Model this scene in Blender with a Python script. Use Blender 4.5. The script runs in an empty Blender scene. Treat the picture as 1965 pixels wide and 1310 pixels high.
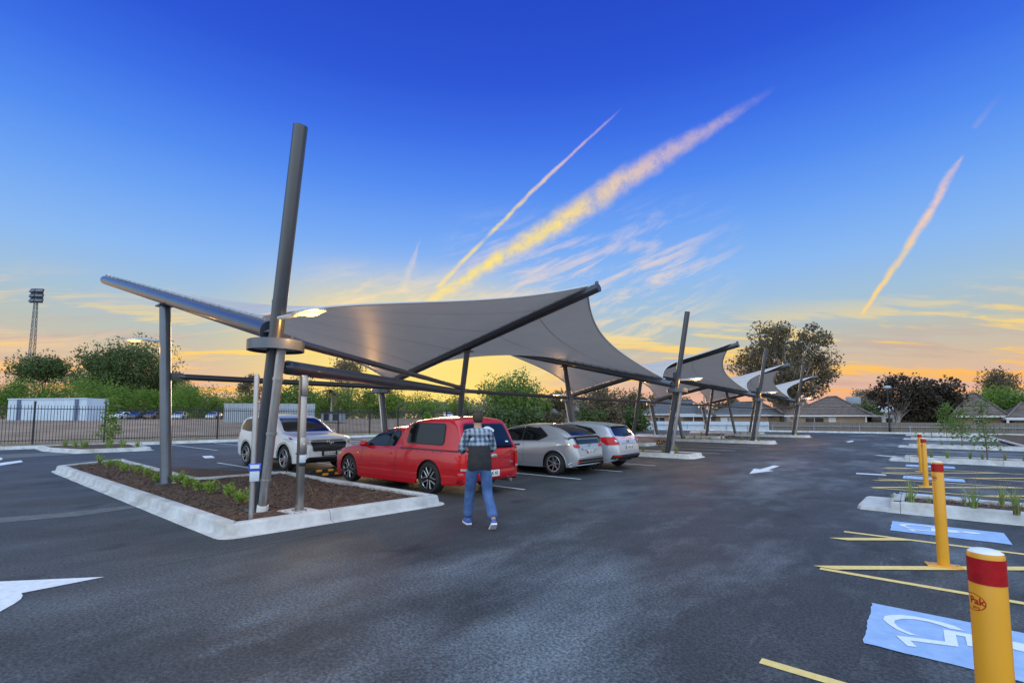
import bpy, bmesh, math, random
from mathutils import Vector, Matrix, noise
from mathutils.bvhtree import BVHTree
R = math.radians
random.seed(11)
S = bpy.context.scene
C = S.collection

# ------------------------------------------------------------------ camera numbers (world: +Y runs up the aisle, +X across it, metres)
F, CX, CY, HY, H = 921.0, 982.5, 731.0, 801.0, 1.6
PIT = math.atan((HY - CY) / F)
YAW = R(40.1)
FW = Vector((-math.sin(YAW) * math.cos(PIT), math.cos(YAW) * math.cos(PIT), math.sin(PIT)))
RT = Vector((math.cos(YAW), math.sin(YAW), 0))
UP = Vector((math.sin(YAW) * math.sin(PIT), -math.cos(YAW) * math.sin(PIT), math.cos(PIT)))
def ray(x, y):
    return FW + RT * ((x - CX) / F) - UP * ((y - CY) / F)
def G(x, y, z=0.0):
    d = ray(x, y); t = (z - H) / d.z
    return Vector((d.x * t, d.y * t, z))
def AT(px, depth):
    d = ray(px, HY)
    return Vector((d.x * depth, d.y * depth, 0))
def ZAT(py, depth):
    return H + (HY - py) / F * depth

def srgb(r, g, b):
    f = lambda c: (c / 255) / 12.92 if c / 255 <= .04045 else ((c / 255 + .055) / 1.055) ** 2.4
    return (f(r), f(g), f(b), 1.0)

# ------------------------------------------------------------------ objects
def tag(o, label=None, cat=None, group=None, kind=None):
    if label: o['label'] = label
    if cat: o['category'] = cat
    if group: o['group'] = group
    if kind: o['kind'] = kind
    return o
def thing(name, label, cat, loc=(0, 0, 0), rz=0.0, group=None):
    o = bpy.data.objects.new(name, None)
    o.empty_display_size = .2
    o.location = loc; o.rotation_euler = (0, 0, rz)
    C.objects.link(o)
    return tag(o, label, cat, group)
def dup(root, loc=None, rz=None, label=None, group=None, scale=None):
    r = root.copy(); C.objects.link(r)
    if loc is not None: r.location = loc
    if rz is not None: r.rotation_euler = (0, 0, rz)
    if scale is not None: r.scale = scale if hasattr(scale, '__len__') else (scale,) * 3
    if label: r['label'] = label
    if group: r['group'] = group
    for ch in list(root.children):
        c = ch.copy(); C.objects.link(c); c.parent = r
        for g in list(ch.children):
            d = g.copy(); C.objects.link(d); d.parent = c
    return r
ORD = ['first', 'second', 'third', 'fourth', 'fifth', 'sixth', 'seventh', 'eighth', 'ninth', 'tenth', 'eleventh', 'twelfth',
       'thirteenth', 'fourteenth', 'fifteenth', 'sixteenth', 'seventeenth', 'eighteenth', 'nineteenth', 'twentieth',
       'twenty-first', 'twenty-second', 'twenty-third', 'twenty-fourth', 'twenty-fifth', 'twenty-sixth', 'twenty-seventh', 'twenty-eighth', 'twenty-ninth', 'thirtieth']

class MB:
    """collects shapes and links them as one mesh object"""
    def __init__(s):
        s.bm = bmesh.new(); s.mi = 0
    def _f(s, vs):
        try:
            f = s.bm.faces.new(vs); f.material_index = s.mi; return f
        except ValueError:
            return None
    def face(s, pts):
        return s._f([s.bm.verts.new(p) for p in pts])
    def box(s, c, d, rz=0.0, rot=None, bev=0.0):
        m = rot if rot is not None else Matrix.Rotation(rz, 3, 'Z')
        c = Vector(c); hx, hy, hz = d[0] / 2, d[1] / 2, d[2] / 2
        P = [(-hx, -hy, -hz), (hx, -hy, -hz), (hx, hy, -hz), (-hx, hy, -hz), (-hx, -hy, hz), (hx, -hy, hz), (hx, hy, hz), (-hx, hy, hz)]
        v = [s.bm.verts.new(c + m @ Vector(p)) for p in P]
        fs = [s._f([v[i] for i in q]) for q in ((3, 2, 1, 0), (4, 5, 6, 7), (0, 1, 5, 4), (1, 2, 6, 5), (2, 3, 7, 6), (3, 0, 4, 7))]
        if bev:
            es = list({e for f in fs for e in f.edges})
            r = bmesh.ops.bevel(s.bm, geom=es, offset=bev, segments=2, affect='EDGES', profile=.5)
            for f in r['faces']: f.material_index = s.mi
        return s
    def tube(s, a, b, r0, r1=None, n=12, cap=True):
        return s.path([a, b], [r0, r0 if r1 is None else r1], n, cap)
    def path(s, pts, r, n=8, cap=True, closed=False):
        pts = [Vector(p) for p in pts]; k = len(pts)
        if not hasattr(r, '__len__'): r = [r] * k
        rings = []; ref = None
        for i, p in enumerate(pts):
            if closed: t = (pts[(i + 1) % k] - pts[i - 1])
            else: t = pts[min(i + 1, k - 1)] - pts[max(i - 1, 0)]
            t.normalize()
            if ref is None:
                ref = Vector((0, 0, 1)) if abs(t.z) < .9 else Vector((1, 0, 0))
            u = (ref - t * ref.dot(t))
            if u.length < 1e-5: u = t.orthogonal()
            u.normalize(); w = t.cross(u); ref = u
            rings.append([s.bm.verts.new(p + (u * math.cos(2 * math.pi * j / n) + w * math.sin(2 * math.pi * j / n)) * r[i]) for j in range(n)])
        m = k if closed else k - 1
        for i in range(m):
            A, B = rings[i], rings[(i + 1) % k]
            for j in range(n): s._f([A[j], A[(j + 1) % n], B[(j + 1) % n], B[j]])
        if cap and not closed:
            s._f(rings[0][::-1]); s._f(rings[-1])
        return s
    def lathe(s, prof, c=(0, 0, 0), rot=None, n=24, closed=False):
        rot = rot or Matrix.Identity(3); c = Vector(c); rings = []
        for (r, z) in prof:
            if r < 1e-6: rings.append([s.bm.verts.new(c + rot @ Vector((0, 0, z)))])
            else: rings.append([s.bm.verts.new(c + rot @ Vector((r * math.cos(2 * math.pi * j / n), r * math.sin(2 * math.pi * j / n), z))) for j in range(n)])
        k = len(rings)
        for i in range(k if closed else k - 1):
            A, B = rings[i], rings[(i + 1) % k]
            for j in range(n):
                a = [A[j % len(A)], A[(j + 1) % len(A)]] if len(A) > 1 else [A[0]]
                b = [B[(j + 1) % len(B)], B[j % len(B)]] if len(B) > 1 else [B[0]]
                if len(a) + len(b) > 2: s._f(a + b)
        return s
    def prism(s, poly, z0, z1, bottom=True):
        lo = [s.bm.verts.new((p[0], p[1], z0)) for p in poly]; hi = [s.bm.verts.new((p[0], p[1], z1)) for p in poly]
        n = len(poly)
        for i in range(n): s._f([lo[i], lo[(i + 1) % n], hi[(i + 1) % n], hi[i]])
        s._f(hi)
        if bottom: s._f(lo[::-1])
        return s
    def grid(s, rows):
        V = [[s.bm.verts.new(p) for p in r] for r in rows]
        for i in range(len(V) - 1):
            for j in range(len(V[0]) - 1): s._f([V[i][j], V[i][j + 1], V[i + 1][j + 1], V[i + 1][j]])
        return s
    def build(s, name, mats, parent=None, smooth=38, world=False, normals=True, merge=0):
        bm = s.bm
        if merge: bmesh.ops.remove_doubles(bm, verts=bm.verts, dist=merge)
        if normals: bmesh.ops.recalc_face_normals(bm, faces=bm.faces)
        if smooth:
            for f in bm.faces: f.smooth = True
            lim = R(smooth)
            for e in bm.edges:
                if len(e.link_faces) != 2 or e.calc_face_angle(0) > lim: e.smooth = False
        me = bpy.data.meshes.new(name)
        if world and parent is not None:
            root = parent
            off = Vector(parent.location)
            if parent.parent: off = off + Vector(parent.parent.location)
            bm.transform(Matrix.Translation(-off))
        bm.to_mesh(me); bm.free()
        for m in (mats if isinstance(mats, (list, tuple)) else [mats]): me.materials.append(m)
        o = bpy.data.objects.new(name, me); C.objects.link(o)
        if parent is not None: o.parent = parent
        return o

# ------------------------------------------------------------------ materials
def nt(m):
    m.use_nodes = True
    return m.node_tree
def mat(name, color, rough=.6, metal=0.0, var=0.0, vscale=4.0, bump=0.0, bscale=40.0, coat=0.0, color2=None, emit=None, spec=.5, trans=0.0, detail=5, stretch=None, sheen=0):
    m = bpy.data.materials.new(name); t = nt(m); b = t.nodes['Principled BSDF']
    col = color if len(color) == 4 else (*color, 1)
    b.inputs['Base Color'].default_value = col
    b.inputs['Roughness'].default_value = rough
    b.inputs['Metallic'].default_value = metal
    b.inputs['Specular IOR Level'].default_value = spec
    if coat:
        b.inputs['Coat Weight'].default_value = coat; b.inputs['Coat Roughness'].default_value = .06
    if trans: b.inputs['Transmission Weight'].default_value = trans
    if emit:
        b.inputs['Emission Color'].default_value = emit[0]; b.inputs['Emission Strength'].default_value = emit[1]
    L = t.links.new
    if var or color2 or bump:
        tc = t.nodes.new('ShaderNodeTexCoord'); src = tc.outputs['Object']
        if stretch:
            mp = t.nodes.new('ShaderNodeMapping'); mp.inputs['Scale'].default_value = stretch
            L(src, mp.inputs[0]); src = mp.outputs[0]
    if var or color2:
        n = t.nodes.new('ShaderNodeTexNoise'); n.inputs['Scale'].default_value = vscale; n.inputs['Detail'].default_value = detail
        n.inputs['Roughness'].default_value = .65
        L(src, n.inputs['Vector'])
        r = t.nodes.new('ShaderNodeValToRGB')
        c2 = color2 if color2 else tuple(c * (1 + var) for c in col[:3]) + (1,)
        c1 = col if color2 else tuple(c * (1 - var) for c in col[:3]) + (1,)
        if len(c2) == 3: c2 = (*c2, 1)
        r.color_ramp.elements[0].position = .32; r.color_ramp.elements[0].color = c1
        r.color_ramp.elements[1].position = .68; r.color_ramp.elements[1].color = c2
        L(n.outputs['Fac'], r.inputs[0]); L(r.outputs[0], b.inputs['Base Color'])
    if bump:
        n2 = t.nodes.new('ShaderNodeTexNoise'); n2.inputs['Scale'].default_value = bscale; n2.inputs['Detail'].default_value = 4
        L(src, n2.inputs['Vector'])
        bp = t.nodes.new('ShaderNodeBump'); bp.inputs['Strength'].default_value = bump; bp.inputs['Distance'].default_value = .02
        L(n2.outputs['Fac'], bp.inputs['Height']); L(bp.outputs[0], b.inputs['Normal'])
    return m
def leafmat(name, c1, c2, scale=.8, trans=.35, rough=.55):
    m = bpy.data.materials.new(name); t = nt(m); N = t.nodes; L = t.links.new
    b = N['Principled BSDF']; out = N['Material Output']
    tc = N.new('ShaderNodeTexCoord'); n = N.new('ShaderNodeTexNoise'); n.inputs['Scale'].default_value = scale; n.inputs['Detail'].default_value = 6
    n.inputs['Roughness'].default_value = .8
    L(tc.outputs['Object'], n.inputs['Vector'])
    r = N.new('ShaderNodeValToRGB'); r.color_ramp.elements[0].position = .35; r.color_ramp.elements[1].position = .65
    r.color_ramp.elements[0].color = (*c1, 1); r.color_ramp.elements[1].color = (*c2, 1)
    L(n.outputs['Fac'], r.inputs[0]); L(r.outputs[0], b.inputs['Base Color'])
    b.inputs['Roughness'].default_value = rough; b.inputs['Specular IOR Level'].default_value = .3
    tr = N.new('ShaderNodeBsdfTranslucent'); L(r.outputs[0], tr.inputs['Color'])
    mx = N.new('ShaderNodeMixShader'); mx.inputs[0].default_value = trans
    L(b.outputs[0], mx.inputs[1]); L(tr.outputs[0], mx.inputs[2]); L(mx.outputs[0], out.inputs['Surface'])
    return m

M = {}
M['steel'] = mat('charcoal_painted_steel', (.030, .036, .048), .38, .0, var=.15, vscale=2.5, coat=.25, spec=.7)
M['silversteel'] = mat('grey_painted_steel', (.075, .09, .115), .34, .35, var=.14, vscale=2.0, coat=.3, spec=.7)
M['galv'] = mat('galvanised_steel', (.46, .46, .46), .34, .85, var=.16, vscale=9, stretch=(1, 1, .25))
M['stainless'] = mat('stainless_steel', (.36, .34, .32), .32, .9, var=.15, vscale=8, stretch=(1, 1, .1))
M['lamp_grey'] = mat('lamp_housing_grey', (.42, .47, .52), .4, .2, var=.08)
M['white_cap'] = mat('white_plastic', (.75, .75, .72), .5, var=.06)
M['concrete'] = mat('kerb_concrete', (.36, .36, .355), .85, var=.0, color2=(.60, .60, .59), vscale=2.6, bump=.2, bscale=80, detail=10)
def jointed(m):
    t = m.node_tree; N = t.nodes; L = t.links.new; b = N['Principled BSDF']
    src = b.inputs['Base Color'].links[0].from_socket; tc = N.new('ShaderNodeTexCoord'); sx = N.new('ShaderNodeSeparateXYZ'); L(tc.outputs['Object'], sx.inputs[0]); acc = None
    def mth(op, a, v):
        n = N.new('ShaderNodeMath'); n.operation = op; L(a, n.inputs[0])
        if isinstance(v, (int, float)): n.inputs[1].default_value = v
        else: L(v, n.inputs[1])
        return n.outputs[0]
    for ax, per, off in (('X', 2.4, .37), ('Y', 2.4, .61)):
        f = mth('FRACT', mth('ADD', mth('DIVIDE', sx.outputs[ax], per), off), 0); d = mth('ABSOLUTE', mth('SUBTRACT', f, .5), 0); k = mth('LESS_THAN', d, .0020)
        acc = k if acc is None else mth('MAXIMUM', acc, k)
    st = N.new('ShaderNodeTexNoise'); st.inputs['Scale'].default_value = 1.1; st.inputs['Detail'].default_value = 7; st.inputs['Roughness'].default_value = .7; L(tc.outputs['Object'], st.inputs['Vector'])
    r = N.new('ShaderNodeValToRGB'); r.color_ramp.elements[0].position = .52; r.color_ramp.elements[0].color = (1, 1, 1, 1); r.color_ramp.elements[1].position = .72; r.color_ramp.elements[1].color = (.66, .56, .46, 1); L(st.outputs['Fac'], r.inputs[0])
    x = N.new('ShaderNodeMix'); x.data_type = 'RGBA'; x.blend_type = 'MULTIPLY'; x.inputs[0].default_value = 1; L(src, x.inputs[6]); L(r.outputs[0], x.inputs[7])
    y = N.new('ShaderNodeMix'); y.data_type = 'RGBA'; L(acc, y.inputs[0]); L(x.outputs[2], y.inputs[6]); y.inputs[7].default_value = (.12, .115, .11, 1); L(y.outputs[2], b.inputs['Base Color'])
jointed(M['concrete'])
M['black'] = mat('black_matte', (.008, .008, .009), .7)
M['rubber'] = mat('tyre_rubber', (.016, .016, .017), .75, bump=.15, bscale=50, var=.2)
M['trim'] = mat('black_trim', (.012, .012, .013), .35, spec=.5)
M['chrome'] = mat('chrome', (.7, .7, .7), .1, 1.0)
M['rim_silver'] = mat('alloy_silver', (.55, .56, .58), .28, .85, var=.04)
M['rim_black'] = mat('alloy_black', (.008, .008, .009), .25, .3)
M['glass'] = mat('tinted_window_glass', (.006, .007, .008), .03, 0, spec=.6)
M['red'] = mat('red_car_paint', (.47, .003, .010), .42, .0, coat=1.0, spec=.3, var=.03)
M['white'] = mat('white_car_paint', (.74, .745, .75), .5, .0, coat=.8, var=.02, spec=.2)
M['silver'] = mat('silver_car_paint', (.40, .415, .44), .32, .45, coat=.8, var=.02)
M['silver2'] = mat('pale_blue_silver_paint', (.47, .50, .545), .32, .4, coat=.8, var=.02)
M['tail'] = mat('red_lamp_lens', (.52, .006, .008), .3, coat=.5, spec=.2)
M['clear'] = mat('clear_lamp_lens', (.55, .56, .58), .08, .5, coat=1.0)
M['amber'] = mat('amber_lens', (.7, .22, .03), .2, coat=.6)
M['plate'] = mat('number_plate_white', (.72, .72, .68), .4, var=.04)
M['ink'] = mat('black_ink', (.012, .012, .014), .5)
M['yellow'] = mat('bollard_yellow', (.74, .33, .012), .42, var=.05, vscale=3, coat=.25)
M['redtape'] = mat('red_reflective_band', (.40, .008, .012), .25, var=.25, vscale=30)
M['yellowline'] = mat('yellow_road_paint', (.74, .50, .14), .75, color2=(.86, .64, .26), vscale=18, bump=.12, bscale=160, detail=8)
M['whiteline'] = mat('white_road_paint', (.58, .60, .63), .7, color2=(.74, .76, .78), vscale=14, bump=.12, bscale=160, detail=8)
M['blueline'] = mat('blue_road_paint', (.25, .39, .64), .7, color2=(.37, .51, .74), vscale=6, bump=.12, bscale=140, detail=9)
M['symbol'] = mat('white_symbol_paint', (.70, .75, .80), .65, color2=(.78, .82, .85), vscale=20, bump=.06, bscale=160)
M['fence'] = mat('black_fence_steel', (.018, .022, .03), .45, .2, var=.2)
M['bark'] = mat('tree_bark', (.06, .048, .038), .9, color2=(.13, .105, .085), vscale=5, bump=.5, bscale=14, stretch=(1, 1, .3))
M['palebark'] = mat('gum_bark', (.26, .23, .21), .85, color2=(.42, .39, .37), vscale=2, bump=.2, bscale=10, stretch=(1, 1, .3))
M['stem'] = mat('young_stem', (.16, .10, .06), .8, var=.3, vscale=10)
M['blue_plastic'] = mat('blue_plastic', (.03, .10, .62), .4, var=.05)
M['tub'] = mat('clear_plastic_tub', (.55, .6, .68), .25, var=.05)
M['wheelstop_yellow'] = mat('yellow_reflector', (.80, .34, .02), .5, var=.08)
M['brick'] = None

def sailmat():
    m = bpy.data.materials.new('shade_fabric'); t = nt(m); N = t.nodes; L = t.links.new
    b = N['Principled BSDF']; out = N['Material Output']
    tc = N.new('ShaderNodeTexCoord'); n = N.new('ShaderNodeTexNoise'); n.inputs['Scale'].default_value = .9; n.inputs['Detail'].default_value = 6
    L(tc.outputs['Object'], n.inputs['Vector'])
    r = N.new('ShaderNodeValToRGB'); r.color_ramp.elements[0].color = (.62, .545, .46, 1); r.color_ramp.elements[1].color = (.71, .635, .545, 1)
    r.color_ramp.elements[0].position = .3; r.color_ramp.elements[1].position = .7
    L(n.outputs['Fac'], r.inputs[0]); L(r.outputs[0], b.inputs['Base Color']); b.inputs['Roughness'].default_value = .5
    tr = N.new('ShaderNodeBsdfTranslucent'); tr.inputs['Color'].default_value = (.55, .52, .48, 1)
    mx = N.new('ShaderNodeMixShader'); mx.inputs[0].default_value = .20
    L(b.outputs[0], mx.inputs[1]); L(tr.outputs[0], mx.inputs[2]); L(mx.outputs[0], out.inputs['Surface'])
    return m
M['sail'] = sailmat()
M['seam'] = mat('fabric_seam', (.27, .245, .215), .6)
M['hem'] = mat('fabric_hem', (.55, .56, .57), .5)

def asphaltmat():
    m = bpy.data.materials.new('asphalt'); t = nt(m); N = t.nodes; L = t.links.new
    b = N['Principled BSDF']; tc = N.new('ShaderNodeTexCoord')
    def noi(scale, detail=5, st=None, rough=.6):
        src = tc.outputs['Object']
        if st:
            mp = N.new('ShaderNodeMapping'); mp.inputs['Scale'].default_value = st; L(src, mp.inputs[0]); src = mp.outputs[0]
        n = N.new('ShaderNodeTexNoise'); n.inputs['Scale'].default_value = scale; n.inputs['Detail'].default_value = detail; n.inputs['Roughness'].default_value = rough
        L(src, n.inputs['Vector']); return n.outputs['Fac']
    def ramp(f, a, ca, bpos, cb):
        r = N.new('ShaderNodeValToRGB'); e = r.color_ramp.elements
        e[0].position = a; e[0].color = ca; e[1].position = bpos; e[1].color = cb
        L(f, r.inputs[0]); return r.outputs[0]
    def mix(f, a, bb, typ='MIX'):
        x = N.new('ShaderNodeMix'); x.data_type = 'RGBA'; x.blend_type = typ
        if isinstance(f, float): x.inputs[0].default_value = f
        else: L(f, x.inputs[0])
        for s, v in ((x.inputs[6], a), (x.inputs[7], bb)):
            if isinstance(v, tuple): s.default_value = v
            else: L(v, s)
        return x.outputs[2]
    g = lambda v: (v, v, v, 1)
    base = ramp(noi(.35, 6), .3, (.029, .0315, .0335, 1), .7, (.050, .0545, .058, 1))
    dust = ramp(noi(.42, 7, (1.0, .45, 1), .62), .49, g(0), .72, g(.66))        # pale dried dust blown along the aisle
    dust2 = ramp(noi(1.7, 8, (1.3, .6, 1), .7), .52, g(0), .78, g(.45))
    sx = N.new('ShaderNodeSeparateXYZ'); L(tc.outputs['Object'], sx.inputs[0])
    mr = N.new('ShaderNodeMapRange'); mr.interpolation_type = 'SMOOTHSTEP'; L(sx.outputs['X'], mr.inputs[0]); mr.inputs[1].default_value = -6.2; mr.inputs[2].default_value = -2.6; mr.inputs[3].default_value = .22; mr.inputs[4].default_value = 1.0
    dust = mix(1.0, dust, mr.outputs[0], 'MULTIPLY')                                # dust mix scaled by X: weak at the left, full past mid aisle
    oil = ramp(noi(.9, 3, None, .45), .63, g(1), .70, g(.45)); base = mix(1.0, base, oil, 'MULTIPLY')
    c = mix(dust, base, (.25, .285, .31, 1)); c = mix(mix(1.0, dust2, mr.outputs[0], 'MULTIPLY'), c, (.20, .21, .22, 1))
    grain = ramp(noi(95, 3), .30, g(.35), .72, g(1.7))
    c = mix(1.0, c, grain, 'MULTIPLY')
    c = mix(1.0, c, ramp(noi(38, 2, None, .5), .36, g(.55), .66, g(1.5)), 'MULTIPLY')
    c = mix(1.0, c, ramp(noi(.9, 5, (1.2, .7, 1)), .35, g(.72), .65, g(1.2)), 'MULTIPLY')
    vo = N.new('ShaderNodeTexVoronoi'); vo.inputs['Scale'].default_value = 16; L(tc.outputs['Object'], vo.inputs['Vector'])
    spk = ramp(vo.outputs['Distance'], .035, g(.5), .06, g(0))
    gate = ramp(noi(2.3, 2), .58, g(0), .62, g(1)); spk = mix(1.0, spk, gate, 'MULTIPLY')
    c = mix(spk, c, (.42, .40, .37, 1))                                             # stray pale stones
    L(c, b.inputs['Base Color'])
    ro = ramp(noi(.5, 6, (1, .5, 1)), .35, g(.52), .7, g(.78)); L(ro, b.inputs['Roughness'])
    b.inputs['Specular IOR Level'].default_value = .45
    bp = N.new('ShaderNodeBump'); bp.inputs['Strength'].default_value = .75; bp.inputs['Distance'].default_value = .008
    L(noi(85, 4), bp.inputs['Height']); L(bp.outputs[0], b.inputs['Normal'])
    return m
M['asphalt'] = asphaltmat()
M['worn'] = mat('worn_asphalt_band', (.075, .08, .086), .8, color2=(.14, .145, .15), vscale=7, bump=.4, bscale=85, detail=10)
M['dirt'] = mat('bare_paddock_dirt', (.15, .095, .06), .95, color2=(.33, .235, .165), vscale=.35, bump=.5, bscale=5, detail=9)
M['grassland'] = mat('dry_grass_ground', (.07, .075, .035), .95, color2=(.16, .14, .08), vscale=.15, bump=.4, bscale=4, detail=9)
M['mulch'] = mat('bark_mulch', (.024, .013, .008), .95, color2=(.155, .085, .052), vscale=34, bump=1.0, bscale=60, detail=9)
M['chip'] = mat('bark_chip', (.035, .019, .012), .9, color2=(.22, .13, .085), vscale=9)

def brickmat(name, c1, c2, mortar, sx=1.0):
    m = bpy.data.materials.new(name); t = nt(m); N = t.nodes; L = t.links.new
    b = N['Principled BSDF']; tc = N.new('ShaderNodeTexCoord'); mp = N.new('ShaderNodeMapping')
    mp.inputs['Rotation'].default_value = (R(90), 0, 0)
    L(tc.outputs['Object'], mp.inputs[0])
    k = N.new('ShaderNodeTexBrick'); k.inputs['Scale'].default_value = 2.2 * sx
    k.inputs['Color1'].default_value = (*c1, 1); k.inputs['Color2'].default_value = (*c2, 1); k.inputs['Mortar'].default_value = (*mortar, 1)
    L(mp.outputs[0], k.inputs['Vector']); L(k.outputs['Color'], b.inputs['Base Color']); b.inputs['Roughness'].default_value = .9
    return m
M['brick'] = brickmat('house_brick', (.26, .16, .10), (.34, .22, .14), (.36, .32, .27))
M['brick_pale'] = brickmat('pale_house_brick', (.34, .25, .17), (.42, .31, .22), (.40, .36, .30))
def tilemat(name, c1, c2):
    m = bpy.data.materials.new(name); t = nt(m); N = t.nodes; L = t.links.new
    b = N['Principled BSDF']; tc = N.new('ShaderNodeTexCoord')
    w = N.new('ShaderNodeTexWave'); w.wave_type = 'BANDS'; w.bands_direction = 'Z'; w.inputs['Scale'].default_value = 2.6; w.inputs['Distortion'].default_value = .3
    L(tc.outputs['Object'], w.inputs['Vector'])
    n = N.new('ShaderNodeTexNoise'); n.inputs['Scale'].default_value = 3; n.inputs['Detail'].default_value = 6; L(tc.outputs['Object'], n.inputs['Vector'])
    r = N.new('ShaderNodeValToRGB'); r.color_ramp.elements[0].color = (*c1, 1); r.color_ramp.elements[1].color = (*c2, 1)
    r.color_ramp.elements[0].position = .3; r.color_ramp.elements[1].position = .7
    L(n.outputs['Fac'], r.inputs[0])
    x = N.new('ShaderNodeMix'); x.data_type = 'RGBA'; x.blend_type = 'MULTIPLY'; x.inputs[0].default_value = .65
    L(r.outputs[0], x.inputs[6]); L(w.outputs['Color'], x.inputs[7]); L(x.outputs[2], b.inputs['Base Color'])
    bp = N.new('ShaderNodeBump'); bp.inputs['Strength'].default_value = .8; bp.inputs['Distance'].default_value = .05
    L(w.outputs['Fac'], bp.inputs['Height']); L(bp.outputs[0], b.inputs['Normal']); b.inputs['Roughness'].default_value = .8
    return m
M['tile_grey'] = tilemat('grey_roof_tiles', (.13, .135, .15), (.22, .225, .24))
M['tile_brown'] = tilemat('brown_roof_tiles', (.15, .11, .088), (.30, .23, .19))
M['white_trim'] = mat('white_fascia_paint', (.68, .68, .66), .5, var=.05)
M['roof_sheet'] = mat('white_roof_sheet', (.62, .64, .66), .45, var=.06)
# ------------------------------------------------------------------ sky, sun, camera
W = bpy.data.worlds.new('World'); S.world = W; W.use_nodes = True
T = W.node_tree; T.nodes.clear()
class X:
    """tiny expression wrapper over math nodes"""
    def __init__(s, o): s.o = o
    @staticmethod
    def m(op, *a, clamp=False):
        n = T.nodes.new('ShaderNodeMath'); n.operation = op; n.use_clamp = clamp
        for i, v in enumerate(a):
            if isinstance(v, X): T.links.new(v.o, n.inputs[i])
            else: n.inputs[i].default_value = v
        return X(n.outputs[0])
    def __add__(s, v): return X.m('ADD', s, v)
    def __sub__(s, v): return X.m('SUBTRACT', s, v)
    def __mul__(s, v): return X.m('MULTIPLY', s, v)
    def __truediv__(s, v): return X.m('DIVIDE', s, v)
    def __radd__(s, v): return X.m('ADD', v, s)
    def __rsub__(s, v): return X.m('SUBTRACT', v, s)
    __rmul__ = __mul__
    def ss(s, a, b, lo=0.0, hi=1.0):
        n = T.nodes.new('ShaderNodeMapRange'); n.interpolation_type = 'SMOOTHSTEP'
        T.links.new(s.o, n.inputs[0])
        for i, v in ((1, a), (2, b), (3, lo), (4, hi)):
            if isinstance(v, X): T.links.new(v.o, n.inputs[i])
            else: n.inputs[i].default_value = v
        return X(n.outputs[0])
def xmix(f, a, b):
    n = T.nodes.new('ShaderNodeMix'); n.data_type = 'RGBA'
    if isinstance(f, X): T.links.new(f.o, n.inputs[0])
    else: n.inputs[0].default_value = f
    for s_, v in ((n.inputs[6], a), (n.inputs[7], b)):
        if isinstance(v, tuple): s_.default_value = v
        else: T.links.new(v, s_)
    return n.outputs[2]
def xramp(f, stops):
    n = T.nodes.new('ShaderNodeValToRGB'); T.links.new(f.o, n.inputs[0]); e = n.color_ramp.elements
    while len(e) < len(stops): e.new(.5)
    for i, (p, c) in enumerate(stops): e[i].position = p; e[i].color = c
    return n.outputs[0]
def xdot(v):
    n = T.nodes.new('ShaderNodeVectorMath'); n.operation = 'DOT_PRODUCT'; T.links.new(DIR, n.inputs[0]); n.inputs[1].default_value = tuple(v)
    return X(n.outputs['Value'])
def xnoise(scale, detail=5, rough=.6, vec=None, dist=0.0):
    n = T.nodes.new('ShaderNodeTexNoise'); n.inputs['Scale'].default_value = scale; n.inputs['Detail'].default_value = detail
    n.inputs['Roughness'].default_value = rough; n.inputs['Distortion'].default_value = dist
    T.links.new(vec if vec is not None else DIR, n.inputs['Vector']); return X(n.outputs['Fac'])
def xvec(a, b, c):
    n = T.nodes.new('ShaderNodeCombineXYZ')
    for i, v in enumerate((a, b, c)):
        if isinstance(v, X): T.links.new(v.o, n.inputs[i])
        else: n.inputs[i].default_value = v
    return n.outputs[0]
tcn = T.nodes.new('ShaderNodeTexCoord'); nv = T.nodes.new('ShaderNodeVectorMath'); nv.operation = 'NORMALIZE'
T.links.new(tcn.outputs['Generated'], nv.inputs[0]); DIR = nv.outputs[0]
FH = Vector((-math.sin(YAW), math.cos(YAW), 0))           # towards the sunset
dz, df, dr = xdot((0, 0, 1)), xdot(FH), xdot(RT)
el = X.m('ARCSINE', dz) * (180 / math.pi)
azi = X.m('ARCTAN2', dr, df) * (180 / math.pi)             # degrees right of the sunset
west = xramp(X.m('ADD', el, 0.0) / 90.0, [(0.0, srgb(228, 170, 158)), (2.5 / 90, srgb(232, 182, 160)), (5.5 / 90, srgb(212, 188, 162)), (8.5 / 90, srgb(186, 192, 184)),
        (12 / 90, srgb(162, 192, 216)), (16 / 90, srgb(138, 184, 240)), (21 / 90, srgb(110, 164, 243)), (26 / 90, srgb(80, 138, 240)), (31 / 90, srgb(58, 110, 230)),
        (36 / 90, srgb(42, 86, 214)), (41 / 90, srgb(37, 76, 203)), (44.5 / 90, srgb(35, 72, 198)), (50 / 90, (.30, .50, 1.0, 1)), (59 / 90, (.78, 1.04, 1.45, 1)), (1.0, (1.0, 1.32, 1.75, 1))])  # unseen stops above the camera view are brightened as added fill light
east = xramp(el / 90.0, [(0.0, (1.25, 1.25, 1.3, 1)), (.08, (1.42, 1.6, 1.8, 1)), (.25, (1.40, 1.75, 2.1, 1)), (.6, (1.22, 1.58, 2.0, 1)), (1.0, (1.0, 1.32, 1.75, 1))])  # unseen sky behind the camera, raised well above west as fill light
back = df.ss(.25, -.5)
sky = xmix(back, west, east)
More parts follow.
